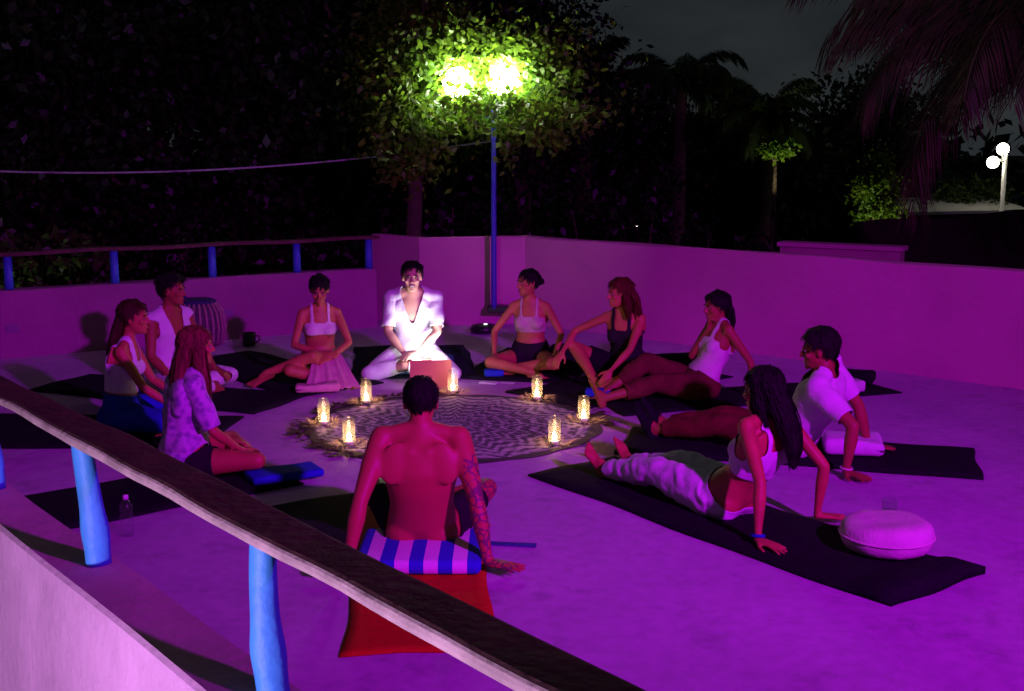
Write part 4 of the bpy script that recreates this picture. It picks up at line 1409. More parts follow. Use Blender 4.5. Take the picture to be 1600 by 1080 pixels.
class Body:
    def __init__(self):
        self.V, self.F, self.prims = [], [], []
        self.n = 0

    def _add(self, V, F):
        self.V.append(np.array(V))
        self.F += [tuple(i + self.n for i in f) for f in F]
        self.n += len(V)

    def loft(self, tag_, C_, W, D, side=None, n=14, register=True):
        """closed tube of elliptic sections with domed ends; W along 'side', D across it"""
        C_ = [np.asarray(c, dtype=float) for c in C_]
        k = len(C_)
        rings = []
        frames = []
        for i in range(k):
            t = nrm(C_[min(i + 1, k - 1)] - C_[max(i - 1, 0)])
            s = np.asarray(side, dtype=float) if side is not None else (V3(0, 0, 1) if abs(t[2]) < 0.9 else V3(1, 0, 0))
            s = nrm(s - t * (s @ t))
            f = np.cross(t, s)
            frames.append((t, s, f))
        ang = np.linspace(0, 2 * math.pi, n + 1)[:-1]

        def ring(c, s, f, w, d):
            return c + np.outer(np.cos(ang) * w, s) + np.outer(np.sin(ang) * d, f)
        t, s, f = frames[0]
        for a in (80, 55, 28):
            e = min(W[0], D[0])
            rings.append(ring(C_[0] - t * e * math.sin(R(a)), s, f, W[0] * math.cos(R(a)), D[0] * math.cos(R(a))))
        for i in range(k):
            t, s, f = frames[i]
            rings.append(ring(C_[i], s, f, W[i], D[i]))
        t, s, f = frames[-1]
        for a in (28, 55, 80):
            e = min(W[-1], D[-1])
            rings.append(ring(C_[-1] + t * e * math.sin(R(a)), s, f, W[-1] * math.cos(R(a)), D[-1] * math.cos(R(a))))
        V = np.concatenate(rings)
        m = len(rings)
        F = []
        for i in range(m - 1):
            for j in range(n):
                a, b = i * n + j, i * n + (j + 1) % n
                F.append((a, b, b + n, a + n))
        F.append(tuple(reversed(range(n))))
        F.append(tuple(range((m - 1) * n, m * n)))
        self._add(V, F)
        if register:
            self.prims.append((tag_, C_, W, D, frames))

    def cone(self, tag_, a, b, r1, r2, register=True):
        self.loft(tag_, [a, b], [r1, r2], [r1, r2], None, 12, register)

    def ell(self, tag_, c, rad, ax):
        """ellipsoid; ax rows are its axes"""
        V, F = [], []
        n, m = 14, 9
        for i in range(m):
            th = math.pi * (i + 0.5) / m - math.pi / 2
            for j in range(n):
                p = 2 * math.pi * j / n
                q = V3(math.cos(th) * math.cos(p), math.cos(th) * math.sin(p), math.sin(th)) * np.array(rad)
                V.append(np.asarray(c) + q @ np.array(ax))
        for i in range(m - 1):
            for j in range(n):
                a, b = i * n + j, i * n + (j + 1) % n
                F.append((a, b, b + n, a + n))
        F.append(tuple(reversed(range(n))))
        F.append(tuple(range((m - 1) * n, m * n)))
        self._add(V, F)
        r = min(rad)
        self.prims.append((tag_, [np.asarray(c, dtype=float), np.asarray(c, dtype=float) + np.array(ax[2]) * 1e-4], [r, r], [r, r], None))

    def remesh(self, voxel, it):
        me = fast_mesh('tmp', np.concatenate(self.V), self.F)
        bm = bmesh.new()
        bm.from_mesh(me)
        bmesh.ops.recalc_face_normals(bm, faces=bm.faces)
        bm.to_mesh(me)
        bm.free()
        o = bpy.data.objects.new('tmp', me)
        C.objects.link(o)
        r = o.modifiers.new('r', 'REMESH')
        r.mode = 'VOXEL'
        r.voxel_size = voxel
        s = o.modifiers.new('s', 'SMOOTH')
        s.factor = 0.5
        s.iterations = it
        dg = bpy.context.evaluated_depsgraph_get()
        out = bpy.data.meshes.new_from_object(o.evaluated_get(dg))
        bpy.data.objects.remove(o)
        bpy.data.meshes.remove(me)
        out.materials.clear()
        return smooth(out)


def mesh_arrays(me):
    V = np.empty(len(me.vertices) * 3, dtype=np.float32)
    me.vertices.foreach_get('co', V)
    N = np.empty(len(me.vertices) * 3, dtype=np.float32)
    me.vertices.foreach_get('normal', N)
    L = np.empty(len(me.loops), dtype=np.int32)
    me.loops.foreach_get('vertex_index', L)
    S = np.empty(len(me.polygons), dtype=np.int32)
    me.polygons.foreach_get('loop_total', S)
    return V.reshape(-1, 3).astype(float), N.reshape(-1, 3).astype(float), L, S


class Person:
    def __init__(self, label, loc, heading, s=1.0, female=False, seat=0.11, lean=0.0, slouch=10.0, tilt=0.0, twist=0.0,
                 head=(0, 0), hands=None, feet=None, skin=None, width=1.0, muscle=0.0, shoulder_up=0.0, hip_turn=0.0, neck=0.0, arm=1.0):
        self.root = thing('person', label, 'person', (loc[0], loc[1], loc[2] if len(loc) > 2 else 0.0), R(heading))
        self.s, self.female = s, female
        self.skin = skin or M_skin
        B = self.B = Body()
        X, Y, Z = V3(1, 0, 0), V3(0, 1, 0), V3(0, 0, 1)
        P = V3(0, 0, seat)
        lr, la = R(lean), R(slouch)
        tl = R(tilt)

        def spine_dir(a):
            return nrm(V3(math.sin(tl), -math.sin(a), math.cos(a)))
        # lean < 0 tips backwards; the upper spine curls forward by 'slouch'
        ds = [0.0, 0.09, 0.18, 0.27, 0.35, 0.43, 0.50]
        pts = [P]
        for i in range(1, len(ds)):
            a = lr - la * (i / (len(ds) - 1))
            pts.append(pts[-1] + spine_dir(a) * (ds[i] - ds[i - 1]) * s)
        u1 = nrm(pts[-1] - pts[-2])
        Nk = pts[-1] + u1 * 0.01 * s
        tw = R(twist)
        right = nrm(X * math.cos(tw) + Y * math.sin(tw))
        right = nrm(right - u1 * (right @ u1))
        fwd = np.cross(u1, right)
        self.u1, self.right, self.fwd, self.Nk = u1, right, fwd, Nk
        w = width
        if female:
            Wd = [0.178, 0.165, 0.122, 0.132, 0.148, 0.146, 0.075]
            Dp = [0.122, 0.112, 0.090, 0.098, 0.104, 0.086, 0.058]
        else:
            Wd = [0.165, 0.158, 0.145, 0.158, 0.178, 0.178, 0.085]
            Dp = [0.120, 0.112, 0.102, 0.112, 0.120, 0.098, 0.064]
        Wd = [a * s * w for a in Wd]
        Dp = [a * s for a in Dp]
        B.loft('torso', pts, Wd, Dp, nrm(X * 0.6 + right * 0.4), 40)
        self.pts = pts
        # shoulders
        sw = (0.150 if female else 0.178) * s * w
        ar = 0.82 if female else 1.0
        Lu, Lf = 0.285 * s * arm, 0.255 * s * arm
        sh = {}
        for k, sg in (('r', 1), ('l', -1)):
            S_ = Nk - u1 * (0.055 - shoulder_up) * s + right * sg * sw
            sh[k] = S_
            B.cone('trap', Nk + u1 * 0.025 * s, S_ + u1 * 0.008 * s, 0.048 * s * ar, 0.042 * s * ar)
            B.ell('delt', S_ - right * sg * 0.006 * s, [0.058 * s * ar, 0.056 * s * ar, 0.062 * s * ar], [right, fwd, u1])
            if not female:
                B.ell('torso', Nk - u1 * 0.14 * s + right * sg * 0.085 * s + fwd * 0.062 * s, [0.085 * s, 0.045 * s, 0.06 * s], [right, fwd, u1])
            else:
                B.ell('torso', Nk - u1 * 0.185 * s + right * sg * 0.070 * s + fwd * 0.078 * s, [0.058 * s, 0.052 * s, 0.056 * s], [right, fwd, u1])
            # shoulder blades and the long back muscles
            B.ell('torso', Nk - u1 * 0.13 * s + right * sg * (0.092 + 0.02 * muscle) * s - fwd * (0.068 + 0.010 * muscle) * s, [0.072 * s, 0.022 * s, 0.105 * s], [nrm(right + u1 * 0.25 * sg), fwd, nrm(u1 - right * 0.25 * sg)])
            B.loft('torso', [pts[1] + X * sg * 0.042 * s - fwd * 0.078 * s, pts[3] + right * sg * 0.045 * s - fwd * 0.084 * s, pts[5] + right * sg * 0.042 * s - fwd * 0.070 * s], [0.036 * s] * 3, [(0.028 + 0.004 * muscle) * s] * 3, right, 12, False)
        self.sh = sh
        # neck and head
        yaw, pitch = R(head[0]), R(head[1])
        hf = nrm(fwd * V3(1, 1, 0.0) + V3(0, 1e-6, 0))
        hr = nrm(np.cross(hf, Z))
        hf2 = hf * math.cos(yaw) + hr * math.sin(yaw)          # yaw > 0 looks to the right
        hr2 = nrm(np.cross(hf2, Z))
        f3 = nrm(hf2 * math.cos(pitch) - Z * math.sin(pitch))  # pitch > 0 looks down
        u3 = nrm(np.cross(hr2, f3))
        rt = R(head[2]) if len(head) > 2 else 0.0
        hr3 = nrm(hr2 * math.cos(rt) - u3 * math.sin(rt))
        u3 = nrm(np.cross(hr3, f3))
        s2 = s * 0.985
        Hc = Nk + u1 * (0.062 + neck) * s + Z * 0.098 * s + hf * 0.022 * s + f3 * 0.012 * s
        self.hf, self.hr, self.hu, self.Hc, self.s2 = f3, hr3, u3, Hc, s2
        ax = [hr3, f3, u3]

        def hp(r, f, u):
            return Hc + (hr3 * r + f3 * f + u3 * u) * s2
        self.hp = hp
        # arms and hands
        self.el, self.wr = {}, {}
        for k, sg in (('r', 1), ('l', -1)):
            h = hands[k]
            tgt = hp(*h['head']) if 'head' in h else np.asarray(h['w'], dtype=float)
            E, Wp = ik(sh[k], tgt, Lu, Lf, h.get('pole', (sg, -0.6, -0.3)))
            self.el[k], self.wr[k] = E, Wp
            mq = 1 + 0.12 * muscle
            B.loft('uarm_' + k, [sh[k], sh[k] * 0.6 + E * 0.4, E], [0.047 * s * ar * mq, 0.046 * s * ar * mq, 0.037 * s * ar], [0.050 * s * ar * mq, 0.049 * s * ar * mq, 0.038 * s * ar], None, 14)
            B.loft('farm_' + k, [E, E * 0.7 + Wp * 0.3, E * 0.3 + Wp * 0.7, Wp], [0.037 * s * ar, 0.042 * s * ar, 0.031 * s * ar, 0.025 * s * ar], [0.037 * s * ar, 0.040 * s * ar, 0.029 * s * ar, 0.022 * s * ar], None, 14)
            hd = nrm(h.get('d', Wp - E))
            pn = np.asarray(h.get('n', (0, 0, -1)), dtype=float)
            self.hand(k, Wp, hd, pn, h.get('curl', 0.35), s * (0.92 if female else 1.0), h.get('spread', 0.12))
        # legs and feet
        self.kn, self.an = {}, {}
        Lt, Ls = 0.425 * s, 0.415 * s
        fr = 1.0 if female else 1.03
        ht = R(hip_turn)
        hx = V3(math.cos(ht), math.sin(ht), 0)
        for k, sg in (('r', 1), ('l', -1)):
            f = feet[k]
            H = P + hx * sg * 0.088 * s - Z * 0.012 * s
            A_t = np.asarray(f['a'], dtype=float)
            K, A = ik(H, A_t, Lt, Ls, f.get('pole', (sg, 0.2, 0.2)))
            self.kn[k], self.an[k] = K, A
            B.loft('thigh_' + k, [H, H * 0.65 + K * 0.35, H * 0.25 + K * 0.75, K], [0.092 * s * fr, 0.084 * s * fr, 0.064 * s * fr, 0.055 * s * fr], [0.092 * s * fr, 0.084 * s * fr, 0.064 * s * fr, 0.055 * s * fr], None, 16)
            # calf sits behind the bone
            bk_ = nrm(np.cross(np.cross(K - H, A - K), A - K)) if np.linalg.norm(np.cross(K - H, A - K)) > 1e-5 else V3(0, 0, -1)
            if (bk_ @ (H - K)) < 0:
                bk_ = -bk_
            B.loft('shin_' + k, [K, K * 0.72 + A * 0.28 + bk_ * 0.010 * s, K * 0.45 + A * 0.55 + bk_ * 0.006 * s, A], [0.052 * s, 0.055 * s, 0.043 * s, 0.033 * s], [0.052 * s, 0.055 * s, 0.043 * s, 0.034 * s], None, 14)
            fd = nrm(f.get('d', (0, 1, 0)))
            fu = np.asarray(f.get('u', K - A), dtype=float)
            fu = nrm(fu - fd * (fu @ fd))
            self.foot(k, sg, A, fd, fu, s * (0.93 if female else 1.0))
            B.ell('torso', P + hx * sg * 0.085 * s - Y * 0.045 * s - Z * 0.02 * s, [0.098 * s, 0.098 * s, 0.092 * s], [X, Y, Z])

        B.loft('neck', [Nk - u1 * 0.03 * s, Nk + u1 * 0.03 * s, Hc - u3 * 0.045 * s2 - f3 * 0.018 * s2], [0.060 * s * ar, 0.051 * s * ar, 0.049 * s * ar], [0.060 * s * ar, 0.052 * s * ar, 0.052 * s * ar], right, 14)
        def e(c, rad):
            B.ell('head', hp(*c), [q * s2 for q in rad], ax)
        fm = 0.94 if female else 1.0
        e((0, -0.012, 0.030), (0.0765, 0.098, 0.088))            # cranium
        e((0, 0.022, -0.028), (0.062 * fm, 0.070, 0.078))         # face
        e((0, 0.045, -0.072), (0.046 * fm, 0.045, 0.036))         # jaw
        e((0, 0.078, -0.092), (0.019, 0.016, 0.017))              # chin
        e((0, 0.078, 0.030), (0.050, 0.016, 0.013))               # brow
        for sg in (-1, 1):
            e((sg * 0.042, 0.066, -0.018), (0.020, 0.020, 0.020))  # cheek
            e((sg * 0.076, -0.004, -0.006), (0.008, 0.018, 0.030))  # ear
        B.cone('head', hp(0, 0.088, 0.020), hp(0, 0.110, -0.022), 0.009 * s2, 0.0125 * s2)
        for sg in (-1, 1):
            e((sg * 0.012, 0.094, -0.027), (0.008, 0.010, 0.007))
        e((0, 0.086, -0.056), (0.024, 0.012, 0.007))              # lips volume
        e((0, 0.083, -0.067), (0.020, 0.012, 0.007))
        self.me = B.remesh(0.0066 * s, 3)
        self.body = obj('body', self.me, self.skin, self.root)
        self.V, self.N, self.L, self.S = mesh_arrays(self.me)
        self.classify()
        # melt the joins of trunk and limbs, leave hands, feet and face crisp
        fine = self.has('head', 'hand_', 'foot_').astype(float)
        quads = self.L.reshape(-1, 4) if (self.S == 4).all() else None
        if quads is not None:
            E_ = np.concatenate([quads[:, [0, 1]], quads[:, [1, 2]], quads[:, [2, 3]], quads[:, [3, 0]]])
            n_ = len(self.V)
            deg_ = np.bincount(E_.ravel(), minlength=n_).astype(float)[:, None]

            def lap_(A):
                o_ = np.stack([np.bincount(E_[:, 0], A[E_[:, 1], c_], n_) + np.bincount(E_[:, 1], A[E_[:, 0], c_], n_) for c_ in range(A.shape[1])], -1)
                return o_ / deg_
            wgt = fine[:, None]
            for _ in range(8):
                wgt = np.maximum(wgt * 0.0 + fine[:, None], 0.5 * wgt + 0.5 * lap_(wgt))
            wgt = 1 - np.clip(wgt, 0, 1)
            for _ in range(45):
                self.V = self.V + (lap_(self.V) - self.V) * 0.6 * wgt
                self.V = self.V - (lap_(self.V) - self.V) * 0.42 * wgt
            self.me.vertices.foreach_set('co', self.V.astype(np.float32).ravel())
            self.me.update()
            self.V, self.N, self.L, self.S = mesh_arrays(self.me)
            self.classify()

    def hand(self, k, W, d, n, curl, s, spread):
        B = self.B
        n = nrm(n - d * (n @ d))
        th = np.cross(d, n)
        if k == 'l':
            th = -th
        t = 'hand_' + k
        pc = [W, W + d * 0.035 * s, W + d * 0.075 * s, W + d * 0.092 * s]
        B.loft(t, pc, [0.027 * s, 0.037 * s, 0.041 * s, 0.038 * s], [0.019 * s, 0.017 * s, 0.0145 * s, 0.012 * s], th, 14)
        for i, (off, L) in enumerate(((0.030, 0.072), (0.010, 0.082), (-0.010, 0.076), (-0.029, 0.060))):
            base = W + d * (0.088 - (0.006 if i == 3 else 0)) * s + th * off * s
            a = spread * (1.2 - i * 0.8)
            dd = nrm(d + th * a)
            c1, c2 = curl * 0.7, curl * 1.6
            d1 = nrm(dd * math.cos(c1) + n * math.sin(c1))
            d2 = nrm(dd * math.cos(c2) + n * math.sin(c2))
            m1 = base + d1 * L * 0.48 * s
            B.cone(t, base, m1, 0.0105 * s, 0.0095 * s, False)
            B.cone(t, m1, m1 + d2 * L * 0.50 * s, 0.0095 * s, 0.0085 * s, False)
        tb = W + d * 0.022 * s + th * 0.028 * s
        t1 = tb + nrm(th * 0.75 + d * 0.65 + n * 0.25) * 0.042 * s
        B.cone(t, tb, t1, 0.0135 * s, 0.011 * s, False)
        B.cone(t, t1, t1 + nrm(th * 0.30 + d * 0.9 + n * (0.15 + curl * 0.4)) * 0.034 * s, 0.011 * s, 0.009 * s, False)

    def foot(self, k, sg, A, d, u, s):
        B = self.B
        r = np.cross(d, u)
        t = 'foot_' + k
        inn = -r * sg                                             # towards the big toe
        B.loft(t, [A - d * 0.045 * s - u * 0.040 * s, A + d * 0.02 * s - u * 0.040 * s, A + d * 0.085 * s - u * 0.052 * s, A + d * 0.135 * s - u * 0.060 * s],
               [0.032 * s, 0.034 * s, 0.040 * s, 0.044 * s], [0.036 * s, 0.038 * s, 0.024 * s, 0.016 * s], r, 14)
        B.cone(t, A, A + d * 0.06 * s - u * 0.03 * s, 0.035 * s, 0.028 * s, False)
        for i, (off, L, rr) in enumerate(((0.030, 0.050, 0.0135), (0.011, 0.044, 0.010), (-0.006, 0.040, 0.0095), (-0.021, 0.035, 0.009), (-0.035, 0.029, 0.0085))):
            b0 = A + d * (0.140 - i * 0.005) * s - u * 0.062 * s + inn * off * s
            B.cone(t, b0, b0 + (d * L - u * 0.004) * s, rr * s, rr * 0.92 * s, False)

    def classify(self):
        V = self.V
        best = np.full(len(V), 1e9)
        tags = np.empty(len(V), dtype=object)
        tp = np.zeros(len(V))
        self.tt = np.zeros(len(V))
        for (tg, C_, W, D, fr) in self.B.prims:
            k = len(C_)
            seglen = [np.linalg.norm(C_[i + 1] - C_[i]) for i in range(k - 1)]
            tot = sum(seglen) + 1e-9
            acc = 0
            db = np.full(len(V), 1e9)
            tb = np.zeros(len(V))
            for i in range(k - 1):
                a, b = C_[i], C_[i + 1]
                ab = b - a
                q = np.clip(((V - a) @ ab) / (ab @ ab), 0, 1)
                d = V - (a + np.outer(q, ab))
                if fr is None:
                    dist = np.linalg.norm(d, axis=1) - W[0]
                else:
                    t_, s_, f_ = fr[i]
                    w = W[i] + (W[i + 1] - W[i]) * q
                    dp = D[i] + (D[i + 1] - D[i]) * q
                    e_ = np.sqrt((d @ s_ / w) ** 2 + (d @ f_ / dp) ** 2 + (d @ t_ / np.minimum(w, dp)) ** 2)
                    dist = (e_ - 1) * np.minimum(w, dp)
                m = dist < db
                db[m] = dist[m]
                tb[m] = (acc + q[m] * seglen[i]) / tot
                acc += seglen[i]
            if tg == 'torso' and k == 7:
                self.tt = tb.copy()
            m = db < best
            best[m] = db[m]
            tags[m] = tg
            tp[m] = tb[m]
        self.tags, self.tp = tags, tp
        self.side = (V - self.Nk) @ self.right / self.s
        # distance in front of the spine
        P = np.array(self.pts)
        idx = self.tt * (len(P) - 1)
        i0 = np.clip(idx.astype(int), 0, len(P) - 2)
        c = P[i0] + (P[i0 + 1] - P[i0]) * (idx - i0)[:, None]
        self.front = ((V - c) @ self.fwd) / self.s
        hv = V - self.Hc
        self.h = np.stack([hv @ self.hr, hv @ self.hf, hv @ self.hu], -1) / self.s2

    def has(self, *names):
        m = np.zeros(len(self.V), dtype=bool)
        for n in names:
            m |= np.array([t == n or (n.endswith('_') and t.startswith(n)) for t in self.tags])
        return m

    def shell(self, name, mask, off, material, wr=0.0, wf=30.0, loose=0, thick=0.004, seed=1, parent=None, stretch=None, floor=None, hem=14):
        V, N = self.V, self.N
        quads = self.L.reshape(-1, 4) if (self.S == 4).all() else None
        if quads is None:
            starts = np.concatenate([[0], np.cumsum(self.S)[:-1]])
            q4 = self.S == 4
            quads = np.stack([self.L[starts[q4] + i] for i in range(4)], -1)
        Fm = quads[mask[quads].all(axis=1)]
        if len(Fm) == 0:
            return None
        ids, inv = np.unique(Fm, return_inverse=True)
        F = inv.reshape(-1, 4)
        P, Nn = V[ids].copy(), N[ids].copy()
        # smooth normals / loosen the surface so that folds and limbs bridge over
        E = np.concatenate([F[:, [0, 1]], F[:, [1, 2]], F[:, [2, 3]], F[:, [3, 0]]])
        deg = np.bincount(E.ravel(), minlength=len(P)).astype(float)[:, None]

        def lap(A):
            n_ = len(A)
            o = np.stack([np.bincount(E[:, 0], A[E[:, 1], c_], n_) + np.bincount(E[:, 1], A[E[:, 0], c_], n_) for c_ in range(A.shape[1])], -1)
            return o / np.maximum(deg, 1)
        for _ in range(6):
            Nn = 0.3 * Nn + 0.7 * lap(Nn)
        Nn /= np.linalg.norm(Nn, axis=1)[:, None] + 1e-9
        P0 = P.copy()
        for _ in range(loose):
            P = 0.5 * P + 0.5 * lap(P)
        o_ = off(ids) if callable(off) else np.full(len(ids), off)
        P = P + Nn * o_[:, None]
        # never sink below the skin
        dep = ((P - P0) * N[ids]).sum(1)
        need = np.maximum(0, 0.005 - dep)
        P = P + N[ids] * need[:, None]
        if wr:
            Q = P * np.array(stretch if stretch else (1, 1, 1))
            fold = fnoise(Q, wf, seed)
            P = P + Nn * (wr * np.clip(fold, -0.6, 1.2))[:, None]
        if floor is not None:
            P[:, 2] = np.maximum(P[:, 2], floor)
        for _ in range(2):
            P = 0.6 * P + 0.4 * lap(P)
        # straighten hems
        Es = np.sort(E, axis=1)
        key = Es[:, 0].astype(np.int64) * len(P) + Es[:, 1]
        uq, cnt = np.unique(key, return_counts=True)
        be = uq[cnt == 1]
        be = np.stack([be // len(P), be % len(P)], -1)
        if len(be) and hem:
            n_ = len(P)
            bd_ = np.bincount(be.ravel(), minlength=n_).astype(float)
            on = bd_ > 0
            for _ in range(hem):
                o2 = np.stack([np.bincount(be[:, 0], P[be[:, 1], c_], n_) + np.bincount(be[:, 1], P[be[:, 0], c_], n_) for c_ in range(3)], -1)
                P[on] = 0.5 * P[on] + 0.5 * (o2[on] / bd_[on][:, None])
            keep = on[:, None]
            for _ in range(3):
                P = np.where(keep, P, 0.6 * P + 0.4 * lap(P))
        me = fast_mesh(name, P, F.astype(np.int32))
        smooth(me)
        ob = obj(name, me, material, parent or self.root)
        if thick:
            sm_ = ob.modifiers.new('thick', 'SOLIDIFY')
            sm_.thickness = thick
            sm_.offset = -1
        return ob

    # ---- garments
    def sleeves(self, upto):
        m = self.has('delt')
        for k in 'rl':
            m |= self.has('uarm_' + k) & (self.tp < upto)
        return m

    def tee(self, m, sleeve=0.72, low=0.02, vneck=0.0, off=0.014, wr=0.008, name='shirt', neck=0.97):
        t = self.has('torso', 'trap') & (self.tt > low)
        msk = (t | self.sleeves(sleeve))
        if vneck:
            du = (self.V - self.Nk) @ self.u1 / self.s
            msk &= ~((self.front > 0.02) & (np.abs(self.side) < (du + vneck) * 0.075 / vneck))
        msk &= ~(self.has('trap') & (np.abs(self.side) < 0.055))
        msk &= ~((self.tt > neck) & (np.abs(self.side) < 0.06))
        return self.shell(name, msk, off, m, wr, 26, 6, 0.004, 3)

    def tank(self, m, low=0.1, off=0.007, scoop=0.72, strap=(0.055, 0.105), back=0.78, name='tank_top', wr=0.003, high=0.74):
        t = self.has('torso', 'trap', 'delt')
        sd = np.abs(self.side)
        edge = np.where(self.front > 0, scoop, back)
        body = self.has('torso') & (self.tt > low) & (self.tt < edge)
        body &= ~((self.tt > high - 0.06) & (sd > 0.135))
        straps = t & (self.tt >= edge - 0.01) & (sd > strap[0]) & (sd < strap[1])
        return self.shell(name, body | straps, off, m, wr, 30, 2, 0.003, 5)

    def trousers(self, m, thigh=1.1, shin=0.9, top=0.16, off=0.012, wr=0.006, wf=30, name='trousers', floor=0.004, loose=3):
        msk = self.has('torso') & (self.tt < top)
        for k in 'rl':
            msk |= self.has('thigh_' + k) & (self.tp < thigh)
            if shin > 0:
                msk |= self.has('shin_' + k) & (self.tp < shin)
        tors = self.has('torso')

        def of(ids):
            return np.where(tors[ids], min(off, 0.012), off)
        return self.shell(name, msk, of, m, wr, wf, loose, 0.004, 7, floor=floor)

    # ---- face and hair
    def face(self, brow=None, smile=False, lids=False):
        s2 = self.s2
        hr, hf, hu = self.hr, self.hf, self.hu

        def blob(name, c, rad, m, parent):
            b_ = Body()
            b_.ell('x', self.hp(*c), [q * s2 for q in rad], [hr, hf, hu])
            me = fast_mesh(name, np.concatenate(b_.V), b_.F)
            smooth(me)
            return obj(name, me, m, parent)
        for sg in (-1, 1):
            ey = blob('eye', (sg * 0.031, 0.0795, 0.008), (0.0120, 0.009, 0.0042), M_eyewhite, self.body)
            blob('iris', (sg * 0.031, 0.0875, 0.008), (0.0055, 0.003, 0.0052), M_eye, ey)
            blob('eyebrow', (sg * 0.033, 0.0905, 0.029), (0.021, 0.006, 0.0042), brow or M_hair_black, self.body)
        if smile:
            mo = blob('mouth', (0, 0.0955, -0.060), (0.025, 0.006, 0.0085), M_mouth, self.body)
            blob('teeth', (0, 0.0995, -0.0565), (0.018, 0.004, 0.0035), M_teeth, mo)
        else:
            blob('lips', (0, 0.0955, -0.061), (0.021, 0.0055, 0.0058), M_lip, self.body)

    def cap_hair(self, line=0.0, off=0.014, wr=0.006, wf=90, back=0.0, front=0.0, ears=False):
        h = self.h
        f, u, r = h[:, 1], h[:, 2], np.abs(h[:, 0])
        lim = 0.022 + line + 0.85 * (f - 0.02) + front * np.clip(f / 0.08, 0, 1)
        lim = np.where(f < -0.02, np.maximum(lim, -0.085 + back), lim)
        lim = lim + 0.006 * fnoise(self.V, 70, 5)
        m = (self.has('head') | self.has('neck')) & (u > lim) & (u > -0.10)
        if not ears:
            m &= ~((r > 0.070) & (f > -0.022) & (f < 0.03) & (u < 0.022))
        # the cap covers the skin of the ear root where hair falls over it
        return m, off, wr, wf

    def hair(self, m, masses=(), line=0.0, off=0.014, wr=0.006, wf=90, back=0.0, front=0.0, ears=False, ribbons=120, seed=1, wave=0.008, name='hair', tufts=420, tuft_len=0.035, tuft_wild=0.02):
        mask, off, wr, wf = self.cap_hair(line, off, wr, wf, back, front, ears)
        up = self.h[:, 2]

        def of(ids):
            return off * (0.55 + 0.75 * np.clip((up[ids] + 0.03) / 0.12, 0, 1))
        # ragged hairline
        ph = fnoise(self.V, 120, seed + 3)
        cap = self.shell(name, mask, of, m, wr, wf, 1, 0.006, seed, hem=3)
        cV, cN, _, _ = mesh_arrays(cap.data)
        gs = np.random.default_rng(seed + 9)
        SV, SF = [], []
        crown = self.hp(0, -0.035, 0.12)
        for i_ in gs.integers(0, len(cV), tufts):
            n_ = cN[i_]
            base = cV[i_]
            d_ = base - crown
            d_ = d_ - n_ * (d_ @ n_) + gs.normal(size=3) * tuft_wild
            d_ = nrm(d_ - n_ * (d_ @ n_))
            sd_ = np.cross(d_, n_)
            L_ = tuft_len * gs.uniform(0.6, 1.3)
            lift = gs.uniform(0.1, 0.45)
            p0 = base - n_ * 0.002
            p1 = base + d_ * L_ * 0.5 + n_ * lift * L_ * 0.35
            p2 = base + d_ * L_ + n_ * (lift * L_ * 0.25 - 0.006)
            w_ = 0.0042
            c0 = len(SV)
            SV += [p0 - sd_ * w_, p0 + sd_ * w_, p1 + sd_ * w_ * 0.8, p1 - sd_ * w_ * 0.8, p2 + sd_ * 0.001, p2 - sd_ * 0.001]
            SF += [(c0, c0 + 1, c0 + 2, c0 + 3), (c0 + 3, c0 + 2, c0 + 4, c0 + 5)]
        obj('tufts', smooth(fast_mesh('tufts', np.array(SV), np.array(SF))), m, cap)
        if not masses:
            return cap
        b_ = Body()
        g = np.random.default_rng(seed)
        RV, RF = [], []
        for (pts, W, D) in masses:
            # points in head space (right, front, up), or already local when given as 4-tuples
            Q = [self.hp(*p) if len(p) == 3 else np.array(p[:3]) for p in pts]
            W = [q * self.s2 for q in W]
            D = [q * self.s2 for q in D]
            b_.loft('x', Q, W, D, self.hr, 14)
            k = len(Q)
            for _ in range(ribbons // len(masses)):
                a = g.uniform(0, 6.283)
                o_ = g.uniform(0.98, 1.12)
                t0, t1 = g.uniform(0, 0.35), g.uniform(0.75, 1.05)
                ph = g.uniform(0, 6.28, 2)
                row = []
                NN = 9
                for j in range(NN + 1):
                    t = t0 + (t1 - t0) * j / NN
                    x = min(t, 1.0) * (k - 1)
                    i = min(int(x), k - 2)
                    q = x - i
                    c = Q[i] + (Q[i + 1] - Q[i]) * q
                    if t > 1:
                        c = c + nrm(Q[-1] - Q[-2]) * (t - 1) * 0.5
                    tg = nrm(Q[i + 1] - Q[i])
                    sd = nrm(self.hr - tg * (self.hr @ tg))
                    fr = np.cross(tg, sd)
                    w = (W[i] + (W[i + 1] - W[i]) * q) * o_
                    d = (D[i] + (D[i + 1] - D[i]) * q) * o_
                    an = a + 0.12 * math.sin(t * 6 + ph[0])
                    p = c + sd * math.cos(an) * w + fr * math.sin(an) * d + sd * wave * math.sin(t * 9 + ph[1])
                    tn = nrm(-sd * math.sin(an) + fr * math.cos(an))
                    row.append((p, tn))
                n0 = len(RV)
                for j, (p, tn) in enumerate(row):
                    ww = 0.0055 * (1 - 0.75 * j / NN)
                    RV += [p - tn * ww, p + tn * ww]
                for j in range(NN):
                    c0 = n0 + 2 * j
                    RF.append((c0, c0 + 1, c0 + 3, c0 + 2))
        me = b_.remesh(0.008, 3)
        Vm, Nm, L, S = mesh_arrays(me)
        Vm = Vm + Nm * (0.0035 * fnoise(Vm * np.array([1, 1, 0.15]), 170, seed))[:, None]
        me.vertices.foreach_set('co', Vm.astype(np.float32).ravel())
        me.update()
        lo = obj('hair_length', me, m, cap if cap else self.root)
        rb_ = fast_mesh('strands', np.array(RV), np.array(RF))
        smooth(rb_)
        so = obj('strands', rb_, m, cap if cap else self.root)
        return cap


def hnd(w, **k):
    return dict(w=w, **k)


